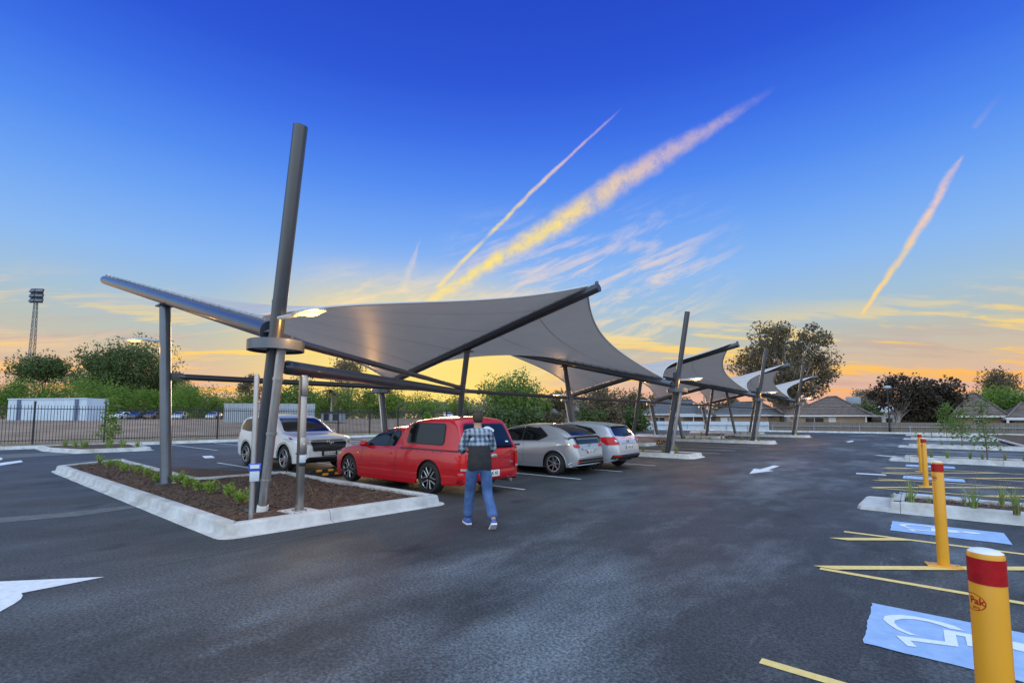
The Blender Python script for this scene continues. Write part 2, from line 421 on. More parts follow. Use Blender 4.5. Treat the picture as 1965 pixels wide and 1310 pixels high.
# ---- low evening cloud: long flat bands lit from below
px_ = dr / (dz + .10); py_ = df / (dz + .10)
bandv = xvec(px_ * .34 + py_ * .06, py_ * 1.75 - px_ * .22, 0.0)
n1 = xnoise(1.25, 7, .58, bandv, .3); n2 = xnoise(4.2, 6, .6, xvec(px_ * .6, py_ * 1.6, 3.0), .4)
low = el.ss(.6, 3.0) * el.ss(13.0, 7.0)
rgt = azi.ss(4.0, 26.0)
cl = (n1 * .72 + n2 * .28 + rgt * .032).ss(.505, .585) * low
front = df.ss(.1, .5)
warm = xramp(el / 20.0, [(0.0, srgb(255, 158, 84)), (.18, srgb(255, 186, 90)), (.36, srgb(255, 214, 112)), (.7, srgb(255, 226, 150)), (1, srgb(240, 222, 200))])
sky = xmix(cl * front * .92, sky, warm)
grey = (xnoise(1.6, 6, .55, xvec(px_ * .5 + py_ * .1 + 7, py_ * 1.7 - px_ * .2, 9.0))).ss(.52, .66) * el.ss(.5, 2.5) * el.ss(11.0, 5.0) * .45
sky = xmix(grey * front, sky, srgb(198, 158, 152))
# ---- glow where the sun went down
sd = ray(800, 690); sd.normalize()
sdot = xdot(sd)
glow = sdot.ss(.90, 1.0)
sky = xmix(glow * glow * .85 * el.ss(20.0, 9.0), sky, srgb(255, 224, 116))
# ---- wisps fanning over the canopy
fc = ray(1120, 505); fc.normalize()
fan = xdot(fc).ss(.950, .993)
wv = xnoise(3.0, 8, .68, xvec(azi * .035 - el * .02, el * .13 - azi * .035, 1.0), .8)
wv2 = xnoise(9.0, 6, .65, xvec(azi * .03 - el * .02, el * .10 - azi * .025, 5.0), .5)
fanm = (wv * .6 + wv2 * .4).ss(.45, .63) * fan * el.ss(26, 17)
sky = xmix(fanm * .70, sky, xramp(el / 30.0, [(.3, srgb(255, 226, 160)), (.55, srgb(236, 214, 200)), (.85, srgb(200, 200, 230))]))
fc2 = ray(760, 570); fc2.normalize()
sky = xmix(xdot(fc2).ss(.980, .999) * (wv * .5 + wv2 * .5).ss(.42, .62) * .75 * el.ss(18.5, 12.5), sky, srgb(252, 224, 176))
fc3 = ray(60, 640); fc3.normalize()
sky = xmix(xdot(fc3).ss(.93, .995) * wv.ss(.50, .64) * .45 * el.ss(14.0, 9.0), sky, srgb(246, 206, 165))
# ---- vapour trails: arcs of great circles across the sky
def trail(p0, p1, ws, amp, ragged, c0, c1, fade, seed, bend=0.0):
    global sky
    a = ray(*p0).normalized(); b = ray(*p1).normalized()
    n = a.cross(b).normalized(); e2 = n.cross(a); ang = math.acos(a.dot(b))
    t = X.m('ARCTAN2', xdot(e2), xdot(a)) / ang
    d = X.m('ARCSINE', xdot(n)) * (180 / math.pi)
    wob = (xnoise(9.0 + seed, 6, .62) - .5) * (2.0 * amp) + (xnoise(34.0 + seed, 5, .7) - .5) * (1.5 * amp)
    d = d + wob
    if bend: d = d + t * (1.0 - t) * bend
    wid = xramp(t, [(p, (w / 4.0, w / 4.0, w / 4.0, 1)) for p, w in ws])
    sep = T.nodes.new('ShaderNodeSeparateColor'); T.links.new(wid, sep.inputs[0]); wn = X(sep.outputs[0]) * 4.0
    core = X.m('ABSOLUTE', d).ss(wn * 1.15, wn * .05)
    tex = xnoise(26.0 + seed, 7, .72).ss(.30, .62) * ragged + (1.0 - ragged)
    al = xramp(t, [(p, (v, v, v, 1)) for p, v in fade])
    sa = T.nodes.new('ShaderNodeSeparateColor'); T.links.new(al, sa.inputs[0])
    mask = core * tex * X(sa.outputs[0]) * t.ss(-.02, .02) * t.ss(1.02, .98) * front
    sky = xmix(X.m('MINIMUM', mask, 1.0), sky, xramp(t, [(0, c0), (.42, c0), (.72, c1), (1, c1)]))
Y1, Y2, P1 = srgb(255, 226, 122), srgb(255, 226, 160), srgb(240, 204, 176)
trail((800, 592), (1490, 168), [(0, .6), (.2, 1.0), (.45, 1.5), (.64, 1.6), (.8, 1.0), (1, .4)], .62, .66, Y1, P1, [(0, 1), (.40, 1), (.62, .85), (.78, .6), (.9, .35), (1, 0)], 0)
trail((840, 552), (1196, 204), [(0, .34), (.6, .28), (1, .14)], .24, .6, Y1, srgb(240, 205, 195), [(0, .75), (.24, .8), (.29, .25), (.34, .9), (.7, .75), (.9, .4), (1, 0)], 3, .9)
trail((1655, 602), (1846, 302), [(0, .2), (.5, .45), (.9, .42), (1, .15)], .34, .6, srgb(255, 214, 130), srgb(250, 205, 180), [(0, .95), (.7, .9), (1, .55)], 6, -.7)
trail((1868, 246), (1932, 166), [(0, .3), (1, .3)], .12, .6, srgb(150, 160, 225), srgb(120, 140, 225), [(0, .5), (.4, .45), (1, 0)], 9)
trail((770, 560), (808, 452), [(0, .8), (.6, .3), (1, .1)], .5, .7, srgb(252, 226, 180), srgb(245, 215, 190), [(0, .3), (.7, .35), (1, 0)], 12)
# below the horizon
sky = xmix(el.ss(0.0, -3.0), sky, srgb(90, 84, 80))
SUN_AZ = -math.atan2(sd.x, sd.y)                            # turn about Z from +Y
SUN_EL = R(5.0)
ns = T.nodes.new('ShaderNodeTexSky'); ns.sky_type = 'NISHITA'; ns.sun_disc = False
ns.sun_elevation = SUN_EL; ns.sun_rotation = math.atan2(sd.x, sd.y)
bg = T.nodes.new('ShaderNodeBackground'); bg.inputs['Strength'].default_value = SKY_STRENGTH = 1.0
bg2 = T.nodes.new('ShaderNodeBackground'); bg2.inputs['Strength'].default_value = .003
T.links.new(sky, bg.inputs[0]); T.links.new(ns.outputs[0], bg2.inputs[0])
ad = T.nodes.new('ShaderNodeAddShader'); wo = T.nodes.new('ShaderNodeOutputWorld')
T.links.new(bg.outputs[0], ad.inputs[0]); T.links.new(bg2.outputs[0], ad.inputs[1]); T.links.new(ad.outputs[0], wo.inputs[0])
W.cycles.sampling_method = 'MANUAL'; W.cycles.sample_map_resolution = 512

sl = bpy.data.lights.new('sun', 'SUN'); sl.energy = 1.2; sl.angle = R(14); sl.color = (1, .72, .42)
so = bpy.data.objects.new('sun', sl); C.objects.link(so)
sdir = Vector((math.sin(-SUN_AZ) * math.cos(SUN_EL), math.cos(SUN_AZ) * math.cos(SUN_EL), math.sin(SUN_EL)))
so.rotation_euler = sdir.to_track_quat('Z', 'Y').to_euler()
so.location = sdir * 60 + Vector((0, 0, 20))

cd = bpy.data.cameras.new('camera'); cam = bpy.data.objects.new('camera', cd); C.objects.link(cam); S.camera = cam
cd.sensor_width = 36; cd.lens = F / 1965 * 36; cd.shift_y = (CY - 655) / 1965; cd.clip_end = 3000; cd.clip_start = .05
cam.location = (0, 0, H); cam.rotation_euler = (R(90) + PIT, 0, YAW)
S.view_settings.view_transform = 'Standard'; S.view_settings.look = 'None'; S.view_settings.exposure = 0; S.view_settings.gamma = 1
S.cycles.max_bounces = 5; S.cycles.diffuse_bounces = 3; S.cycles.glossy_bounces = 3; S.cycles.transparent_max_bounces = 8
S.cycles.use_denoising = True
# ------------------------------------------------------------------ ground, asphalt, kerbed beds, paint
def hill(x, y):
    """height of the open land; it climbs gently past the black fence"""
    if x < -35.2: return .10 + 1.2 * max(0, min(1, (-x - 38.5) / 34.0)) ** 1.1
    return -.03
mb = MB(); xs = [-1500, -700, -400, -260, -200, -160, -130, -110, -96, -86, -78, -72, -66, -60, -54, -48, -44, -41, -38.6, -37, -35.3, -35.0, 60, 200, 700, 1500]
ys = [-1500, -600, -200, -60, -20, 0, 20, 40, 60, 80, 120, 200, 400, 800, 1500]
mb.grid([[(x, y, hill(x, y)) for x in xs] for y in ys])
tag(mb.build('ground', M['dirt'], smooth=0), kind='structure')
mb = MB(); mb.face([(-35.02, -60, 0), (45, -60, 0), (45, 61.2, 0), (-35.02, 61.2, 0)])
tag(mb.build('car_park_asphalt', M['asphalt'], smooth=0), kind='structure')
mb = MB(); mb.grid([[(x, y, -.01 - .69 * max(0, min(1, (y - 63) / 5))) for x in (-200, -33, 45, 300)] for y in (61.2, 64, 68, 120, 300)])
tag(mb.build('verge_ground', M['grassland'], smooth=0), kind='structure')

def offset(poly, d):
    n = len(poly); out = []
    for i in range(n):
        a, b, c = Vector(poly[i - 1]), Vector(poly[i]), Vector(poly[(i + 1) % n])
        t1 = (b - a).normalized(); t2 = (c - b).normalized()
        n1 = Vector((-t1.y, t1.x)); n2 = Vector((-t2.y, t2.x))
        m = (n1 + n2); m = m / max(.35, m.dot(n1)) if m.length > 1e-4 else n1
        out.append(b + m * d)
    return out
def roundpoly(poly, r, k=4):
    out = []; n = len(poly)
    for i in range(n):
        a, b, c = Vector(poly[i - 1]), Vector(poly[i]), Vector(poly[(i + 1) % n])
        d = min(r, (a - b).length * .4, (c - b).length * .4)
        p, q = b + (a - b).normalized() * d, b + (c - b).normalized() * d
        for j in range(k + 1):
            t = j / k; out.append(((1 - t) ** 2 * p + 2 * t * (1 - t) * b + t * t * q))
    return [(v.x, v.y) for v in out]
KERB_PROFILE = [(-.095, .004), (-.085, .02), (-.01, .032), (.002, .045), (.028, .150), (.042, .168), (.068, .177), (.185, .177), (.212, .168), (.222, .06)]
def kerbed_bed(poly, label, group, r=.22, seed=0, chips=0, cut=True, mulch_name='mulch'):
    """concrete kerb with a bark mulch bed inside"""
    rnd = random.Random(seed); poly = roundpoly(poly, r)
    cx = sum(p[0] for p in poly) / len(poly); cy = sum(p[1] for p in poly) / len(poly)
    t = thing('garden_bed', label, 'garden bed', (cx, cy, 0), 0, group)
    # densify so that the kerb wobbles a little like cast concrete
    dense = []
    for i in range(len(poly)):
        a, b = Vector(poly[i]), Vector(poly[(i + 1) % len(poly)]); k = max(1, int((b - a).length / .5))
        dense += [a.lerp(b, j / k) for j in range(k)]
    rings = []
    for (o, z) in KERB_PROFILE:
        q = offset(dense, o)
        rings.append([(p.x + (noise.noise((p.x * 1.7, p.y * 1.7, z * 9)) * (.020 if o < -.05 else .003)), p.y + noise.noise((p.y * 1.7, p.x * 1.7, 4 + z * 9)) * (.020 if o < -.05 else .003), z) for p in q])
    mb = MB(); V = [[mb.bm.verts.new(p) for p in r_] for r_ in rings]; n = len(dense)
    for i in range(len(V) - 1):
        for j in range(n): mb._f([V[i][j], V[i][(j + 1) % n], V[i + 1][(j + 1) % n], V[i + 1][j]])
    mb.build('kerb', M['concrete'], t, world=True, smooth=34)
    # mulch
    inner = [(p.x, p.y) for p in offset(dense, .215)]
    mb = MB(); f = mb.face([(p[0], p[1], .10) for p in inner])
    bmesh.ops.triangulate(mb.bm, faces=mb.bm.faces[:])
    for _ in range(8):
        es = [e for e in mb.bm.edges if e.calc_length() > .16 + (.22 if not chips else 0)]
        if not es or len(mb.bm.verts) > 14000: break
        bmesh.ops.subdivide_edges(mb.bm, edges=es, cuts=1); bmesh.ops.triangulate(mb.bm, faces=[f for f in mb.bm.faces if len(f.verts) > 3])
    for v in mb.bm.verts:
        if not v.is_boundary:
            v.co.z += .035 + .030 * noise.noise(v.co * 1.6) + .010 * noise.noise(v.co * 7)
    if chips:
        x0, x1 = min(p[0] for p in inner), max(p[0] for p in inner); y0, y1 = min(p[1] for p in inner), max(p[1] for p in inner)
        def inside(x, y):
            c = False
            for i in range(len(inner)):
                (ax, ay), (bx, by) = inner[i], inner[i - 1]
                if (ay > y) != (by > y) and x < (bx - ax) * (y - ay) / (by - ay) + ax: c = not c
            return c
        mb.mi = 1; k = 0
        while k < chips:
            x, y = rnd.uniform(x0, x1), rnd.uniform(y0, y1)
            if not inside(x, y): continue
            k += 1; z = .137 + .030 * noise.noise(Vector((x, y, .1)) * 1.6) + rnd.uniform(0, .012)
            rot = Matrix.Rotation(rnd.uniform(0, 6.3), 3, 'Z') @ Matrix.Rotation(rnd.uniform(-.6, .6), 3, 'X') @ Matrix.Rotation(rnd.uniform(-.5, .5), 3, 'Y')
            l, w = rnd.uniform(.010, .038), rnd.uniform(.004, .011)
            P = [Vector((x, y, z)) + rot @ Vector(p) for p in ((-l, -w, 0), (l, -w * .6, .004), (l * .9, w, 0), (-l, w * .8, .003))]
            mb.face(P)
    mb.build(mulch_name, [M['mulch'], M['chip']], t, world=True, smooth=75, normals=False)
    return t

G1 = 'kerbed garden beds under the shade canopies'; G2 = 'kerbed garden beds between the right hand bays'
kerbed_bed([(-7.06, 2.52), (-6.8, 6.08), (-13.15, 6.08), (-13.25, 4.1), (-21.4, 4.2), (-19.75, 2.28)], 'large front garden bed with pale concrete kerb around the first tall mast', G1, .16, 1, chips=9000)
MY = [3.32, 19.5, 32.9, 45.4]; NY = [12.0, 26.2, 39.1, 52.0]
for i, y in enumerate(MY[1:]):
    kerbed_bed([(-6.75, y - .75), (-6.75, y + .75), (-13.2, y + .75), (-13.2, y - .75)], 'narrow mulched garden bed at the foot of the %s tall mast' % ORD[i + 1], G1, .3, 2 + i, chips=500 if i == 0 else 0)
for i, y in enumerate(NY):
    kerbed_bed([(-11.6, y - .72), (-11.6, y + .72), (-18.6, y + .72), (-18.6, y - .72)], 'narrow mulched garden bed at the foot of the %s short back mast' % ORD[i], G1, .3, 12 + i)
RB = [(10.5, 11.85), (22.75, 24.1), (33.4, 34.75), (45.4, 46.8), (55.6, 56.9)]
for i, (a, b) in enumerate(RB):
    kerbed_bed([(4.05, a), (4.05, b), (-.46, b), (-.46, a)], ['long kerbed grass bed beside the orange bollards', 'kerbed bed with a row of grass tufts and a slim young tree', 'third kerbed bed with thin grasses in front of the brown fence',
               'fourth kerbed bed with thin grasses in front of the brown fence', 'farthest kerbed bed beside the brown paling fence'][i], G2, .07, 30 + i, chips=2000 if i == 0 else 0)
    t_ = C.objects[[o.name for o in C.objects if o.get('category') == 'garden bed'][-1]]
    mb = MB(); P_ = [(-.90, a + .10), (-.84, a - .03), (-.40, a - .05), (-.40, b + .03), (-.80, b - .02), (-.86, b - .12)]
    for s_, z_ in ((0, .004), (.012, .06), (.05, .078)): pass
    lo = [(x, y, .003) for x, y in P_]; m_ = [(p.x, p.y, .06) for p in offset(P_, .02)]; hi = [(p.x, p.y, .075) for p in offset(P_, .05)]
    mb.grid([lo + lo[:1], m_ + m_[:1], hi + hi[:1]]); mb.face(hi); mb.build('end_apron', M['concrete'], t_, world=True, smooth=34)
kerbed_bed([(-28.75, 4.05), (-28.6, 6.75), (-34.9, 6.9), (-34.9, 3.3), (-31.8, 3.3)], 'kerbed bed holding a leafy sapling beside the black fence', 'kerbed beds along the black fence', .2, 50)

def kerb_run(pts, label, kind=None):
    mb = MB(); prof = [(-.16, .004), (-.10, .03), (-.05, .14), (-.02, .16), (.12, .165), (.14, .09)]
    P = [Vector(p) for p in pts]; rows = []
    for (o, z) in prof:
        row = []
        for i, p in enumerate(P):
            t = (P[min(i + 1, len(P) - 1)] - P[max(0, i - 1)]).normalized(); q = p + Vector((-t.y, t.x)) * o
            row.append((q.x, q.y, z))
        rows.append(row)
    mb.grid(rows)
    return tag(mb.build('kerb', M['concrete'], smooth=50), label, 'kerb')
kerb_run([(-34.95, -40), (-34.95, 20), (-34.95, 61.0)], 'long concrete kerb running along the foot of the black fence')
kerb_run([(-34.8, 61.1), (5, 61.1), (44, 61.1)], 'concrete kerb along the far end of the car park below the fences')
kerb_run([(4.3, 60.8), (4.25, 57.2), (4.2, 30.0), (4.2, 9.0), (4.2, -20)][::-1], 'pale kerb behind the right hand bays beside a dark planting strip')
mb = MB(); mb.grid([[(x, y, .10 + .05 * noise.noise((x * .6, y * .6, 0))) for x in [4.1 + .6 * i for i in range(30)]] for y in [-10 + 1.2 * j for j in range(59)]])
tag(mb.build('planting_soil', M['mulch'], smooth=60), kind='structure')

# ---- paint on the asphalt
def paint(name, polys, m, z=.004, label=None, cat=None, group=None, structure=True):
    mb = MB()
    for p in polys: mb.face([(q[0], q[1], z) for q in p])
    o = mb.build(name, m, smooth=0, normals=False)
    for f in o.data.polygons:
        if f.normal.z < 0: f.flip()
    if structure: o['kind'] = 'structure'
    else: tag(o, label, cat, group)
    return o
def strip(a, b, w):
    a, b = Vector(a[:2]), Vector(b[:2]); t = (b - a).normalized(); n = Vector((-t.y, t.x)) * w / 2
    return [a - n, b - n, b + n, a + n]
mods = [(6.1, [8.49, 10.84, 13.13, 15.5]), (0, [22.4, 24.8, 27.15, 29.5]), (0, [35.9, 38.2, 40.5, 42.8]), (0, [48.2, 50.6, 53.0, 55.4, 57.7])]
for _, L in mods:
    for y in L:
        paint('bay_line', [strip((-6.78, y), (-12.2, y), .085)], M['whiteline'])
for y in [6.45, 8.75, 13.4, 15.7, 18.0, 20.3, 22.6, 28.2, 30.5, 32.8, 35.1, 41.0, 43.3, 45.6, 47.9, 54, 56.3]:
    paint('bay_line', [strip((-13.55, y), (-19.15, y), .085)], M['whiteline'])
for y in [8.85, 11.2, 13.55, 15.9, 18.25, 20.6, 22.95, 25.3, 27.65, 30]:
    paint('bay_line', [strip((-26.3, y), (-33.9, y), .085)], M['whiteline'])
for y in [25.9, 28.3, 30.7, 36.3, 38.6, 40.9, 43.2, 48.4, 50.7, 53.0]:
    paint('bay_line', [strip((-.85, y), (4.0, y), .085)], M['whiteline'])
# yellow hatched zones beside the accessible bays
def clipdiag(x0, ya, yb, w):
    dx, dy = 1.67, 1.36
    a = Vector((x0, ya)); k = (yb - ya) / dy
    b = a + Vector((dx * k, dy * k))
    if a.x < -.88: a = a + Vector((dx, dy)) * ((-.88 - a.x) / dx)
    if b.x > 4.0: b = b - Vector((dx, dy)) * ((b.x - 4.0) / dx)
    h = w * .6   # cut the ends parallel to the bay lines
    return [a + Vector((-h, 0)), a + Vector((h, 0)), b + Vector((h, 0)), b + Vector((-h, 0))] if b.y > a.y + .1 else None
for (ya, yb) in [(1.2, 3.58), (6.12, 8.29), (13.85, 16.0), (17.65, 19.85)]:
    paint('yellow_bay_line', [strip((-.87, ya), (4.0, ya), .085)], M['yellowline'])
    paint('yellow_bay_line', [strip((-.87, yb), (4.0, yb), .085)], M['yellowline'])
    for x0 in ((-.88 - 1.9, -.84, 1.05, 2.95) if ya > 2 else ()):
        q = clipdiag(x0, ya + .05, yb - .05, .17)
        if q: paint('yellow_hatch_bar', [q], M['yellowline'], z=.008)
paint('white_bar', [strip(G(1643, 908), G(1700, 911), .3)], M['whiteline'])
paint('white_bar', [strip(G(1682, 873), G(1720, 876), .3)], M['whiteline'])
paint('white_bar', [strip(G(1623, 900.5), G(1640, 900.5), .01)], M['whiteline'])

for y0_, y1_ in [(1.5 + 3.1 * k, 1.5 + 3.1 * k + 2.7) for k in range(18)]:
    paint('paving_joint', [strip((-6.42, y0_), (-6.40, y1_), .022)], M['worn'], z=.0035)
wb = [G(0, 993), G(120, 984), G(255, 969), G(262, 974), G(150, 990), G(0, 1003)]
paint('worn_band', [wb], M['worn'], z=.0035)
wb = [G(0, 872), G(150, 866), G(170, 870), G(0, 880)]
paint('worn_band', [wb], M['worn'], z=.0035)
# accessible symbol: wheel arc, seated figure, head  (u runs to the right along the bay, v up the aisle)
def arc(cx, cy, r0, r1, a0, a1, k=26, taper=True):
    polys = []
    for i in range(k):
        q = []
        for j, rr in ((i, 0), (i + 1, 0), (i + 1, 1), (i, 1)):
            t = j / k; a = R(a0 + (a1 - a0) * t); th = (r1 - r0) * (min(1, 5 * t, 5 * (1 - t)) if taper else 1)
            r = r1 - th if rr == 0 else r1
            q.append((cx + r * math.cos(a), cy + r * math.sin(a)))
        polys.append(q)
    return polys
SYM_SRC = [(G(1676, 1159), G(1661, 1236))]
def accessible(y0, y1, label):
    rnd = random.Random(int(y0 * 10)); x0, x1 = -.37, .84
    n = 16; left = [(x0 + rnd.uniform(-.012, .004), y1 + (y0 - y1) * i / n) for i in range(n + 1)]
    bot = [(x0 + (x1 - x0) * i / n, y0 + rnd.uniform(-.006, .01)) for i in range(1, n)]
    base = left + bot + [(x1, y0 - .02), (x1, y1)]
    t = thing('accessible_bay_marking', label, 'road marking', ((x0 + x1) / 2, (y0 + y1) / 2, 0), 0, 'blue accessible parking symbols')
    mb = MB(); mb.face([(p[0], p[1], .006) for p in base]); o = mb.build('blue_panel', M['blueline'], t, world=True, smooth=0, normals=False)
    return t
def sym_uv(p):   # crop pixel of the nearest symbol -> ground
    return G(1640 + p[0] * 325 / 1965, 1140 + p[1] * 170 / 1028)
outer = [(760, 495), (640, 480), (500, 425), (390, 355), (332, 300), (345, 265), (420, 250), (540, 250), (700, 268), (860, 300), (1010, 335), (1150, 375), (1285, 440)]
inner_ = [(1110, 410), (980, 365), (850, 328), (700, 302), (560, 295), (470, 312), (462, 340), (500, 385), (580, 430), (680, 472)]
fig = [(480, 490), (760, 523), (1050, 560), (1030, 418), (1390, 484), (1760, 545), (1800, 640), (1600, 655), (1310, 610), (1285, 505), (1175, 485), (1208, 622), (650, 550), (725, 625), (615, 612)]
nearest = accessible(4.32, 5.28, 'nearest blue square with a white wheelchair symbol, partly hidden by a bollard')
rest = [('blue wheelchair symbol between the two nearest yellow hatched zones and the grass bed', 8.80, 9.60), ('blue wheelchair symbol just behind the long kerbed grass bed', 12.55, 13.35), ('blue wheelchair symbol between two yellow hatched zones beyond the grass bed', 16.45, 17.25), ('farthest blue wheelchair symbol beside the second kerbed bed', 20.6, 21.4)]
mb = MB()
wheel = [sym_uv(p) for p in outer] + [sym_uv(p) for p in inner_]
mb.face([(p.x, p.y, .010) for p in wheel])
mb.face([(sym_uv(p).x, sym_uv(p).y, .010) for p in fig])
hd = sym_uv((1930, 625)); mb.face([(hd.x + .12 * math.cos(R(a)), hd.y + .085 * math.sin(R(a)), .010) for a in range(0, 360, 20)])
sym = mb.build('white_symbol', M['symbol'], nearest, world=True, smooth=0, normals=False)
for f in sym.data.polygons:
    if f.normal.z < 0: f.flip()
for lab, a, b in rest:
    dup(nearest, ((-.37 + .84) / 2, (a + b) / 2, 0), 0, lab, scale=(1, (b - a) / .96, 1))

# arrows
def arrow(pix, label):
    p = [G(*q) for q in pix]
    paint('direction_arrow', [p], M['whiteline'], z=.006, label=label, cat='road marking', group='white direction arrows', structure=False)
z1 = lambda x, y: (1400 + x * 300 / 1965, 820 + y * 140 / 917)
arrow([z1(248, 582), z1(308, 517), z1(385, 526), z1(550, 477), z1(630, 485), z1(487, 534), z1(560, 544)], 'white arrow painted in the middle of the aisle past the parked cars')
arrow([z1(1455, 178), z1(1500, 172), z1(1545, 163), z1(1565, 172), z1(1540, 180), z1(1500, 186)], 'small distant white arrow at the far end of the aisle')
arrow([(201, 1107), (41, 1138.5), (43.5, 1143), (40, 1150), (27, 1159), (0, 1174), (-60, 1200), (-150, 1225), (-190, 1190), (-90, 1150), (-95, 1120), (0, 1116)], 'large white curved arrow painted on the asphalt at the left edge')
# far left painted marks
paint('white_bar', [strip((-21.6, 7.0), (-22.9, 7.3), .35)], M['whiteline'])
paint('white_bar', [[G(0, 888), G(40, 883), G(44, 886), G(0, 893)]], M['whiteline'])
paint('white_bar', [[G(0, 877), G(6, 880), G(0, 883)]], M['whiteline'])
# ------------------------------------------------------------------ shade canopy: leaning masts, rising beams, skew fabric sails
MY[0] = 3.32; NY[0] = 12.0
lens_mat = mat('lamp_lens_lit', (1, .7, .3), .3, emit=((1.0, .46, .09, 1), 3.2))
def lampmat_far():
    return lens_mat
def lamp_head(parent, base, d, L=.62, arm=.3, power=26.0, tilt=.06):
    """luminaire on a short arm: flattened tapering housing with the lens under its front half"""
    base = Vector(base); d = Vector(d).normalized(); side = d.cross(Vector((0, 0, 1))).normalized(); up = Vector((0, 0, 1))
    d = (d + up * tilt).normalized(); up = side.cross(d)
    mb = MB(); mb.tube(base, base + d * (arm + .05), .03, .035, 10)
    rows = []
    for (s, w, hh) in ((0, .035, .035), (.04, .055, .045), (.12, .075, .05), (.34, .11, .052), (.7, .125, .046), (.92, .10, .036), (1.0, .05, .02)):
        c = base + d * (arm + s * L); row = []
        for k in range(14):
            a = 2 * math.pi * k / 14; sy = math.sin(a)
            row.append(c + side * (w * math.cos(a)) + up * (hh * sy * (1.0 if sy > 0 else .55)))
        rows.append(row + [row[0]])
    mb.grid(rows); mb.face(rows[-1][:-1])
    hd = mb.build('lamp_head', M['lamp_grey'], parent, world=True, smooth=60, merge=.0005)
    mb = MB(); c = base + d * (arm + .60 * L) - up * .022
    rows = []
    for r, z in ((.112, 0), (.108, -.016), (.08, -.030), (.04, -.037)):
        rows.append([c + d * (r * 1.32 * math.cos(2 * math.pi * k / 18)) + side * (r * .80 * math.sin(2 * math.pi * k / 18)) + up * z for k in range(19)])
    mb.grid(rows); mb.face(rows[-1][:-1])
    ln = mb.build('lamp_lens', lens_mat, hd, smooth=60, merge=.0005)
    ln.data.transform(Matrix.Translation(-Vector(parent.location)))
    pl = bpy.data.lights.new('lamp_glow', 'POINT'); pl.energy = power; pl.color = (1, .50, .14); pl.shadow_soft_size = .10
    po = bpy.data.objects.new('lamp_glow', pl); C.objects.link(po); po.parent = parent
    po.location = c - up * .16 - Vector(parent.location)
    return hd

MXS = [-8.14, -8.02, -8.0, -7.95]
def MX(h, i=None): return MXS[CUR if i is None else i] + (.182 if (CUR if i is None else i) == 0 else .175) * (h - .15)
CUR = 0
NX = lambda h: -16.85 - .18 * (h - .15)
beamM, beamN, frames = [], [], []
def collar(parent, x, y, h, r=.41):
    mb = MB(); mb.lathe([(0, .075), (r - .02, .075), (r, .065), (r, -.085), (r - .015, -.085), (r - .015, -.05), (0, -.05)], (x, y, h), n=36)
    mb.build('collar', M['silversteel'], parent, world=True, smooth=40)
def downpipe(parent, xf, y, dx, r, top=2.7, name='downpipe'):
    mb = MB(); a = Vector((xf(.2) + dx, y + .02, .2)); b = Vector((xf(top) + dx, y + .02, top))
    mb.tube(a, b, r, r, 20)
    for t in (.17, .46, .80):
        c = a.lerp(b, t); dd = (b - a).normalized(); mb.tube(c - dd * .018, c + dd * .018, r + .012, r + .012, 20)
        mb.box(c + Vector((-.5 * dx, 0, 0)), (abs(dx) * 1.5, .03, .035))
    p = mb.build(name, M['galv'], parent, world=True)
    mb = MB(); dd = (b - a).normalized(); mb.tube(a - dd * .12, a + dd * .03, r + .015, r + .015, 20)
    q = mb.build('pipe_cap', M['white_cap'], p); q.data.transform(Matrix.Translation(-Vector(parent.location)))
def base_plate(mb, c, r):
    mb.box((c[0], c[1], .135), (r * 3.2, r * 3.2, .03))
def rail(parent, a, b, off, n, name='lacing_rail'):
    """rod held above the beam by small clamps; the sail edge is laced to it"""
    a, b = Vector(a), Vector(b); mb = MB(); up = Vector((0, 0, off))
    mb.tube(a + up, b + up, .016, .016, 8)
    d = (b - a).normalized()
    for i in range(n + 1):
        p = a.lerp(b, i / n); mb.tube(p + up * .5, p + up, .014, .014, 6)
        mb.tube(p + up - d * .05, p + up + d * .05, .030, .030, 8)
    mb.build(name, M['lamp_grey'], parent, world=True)
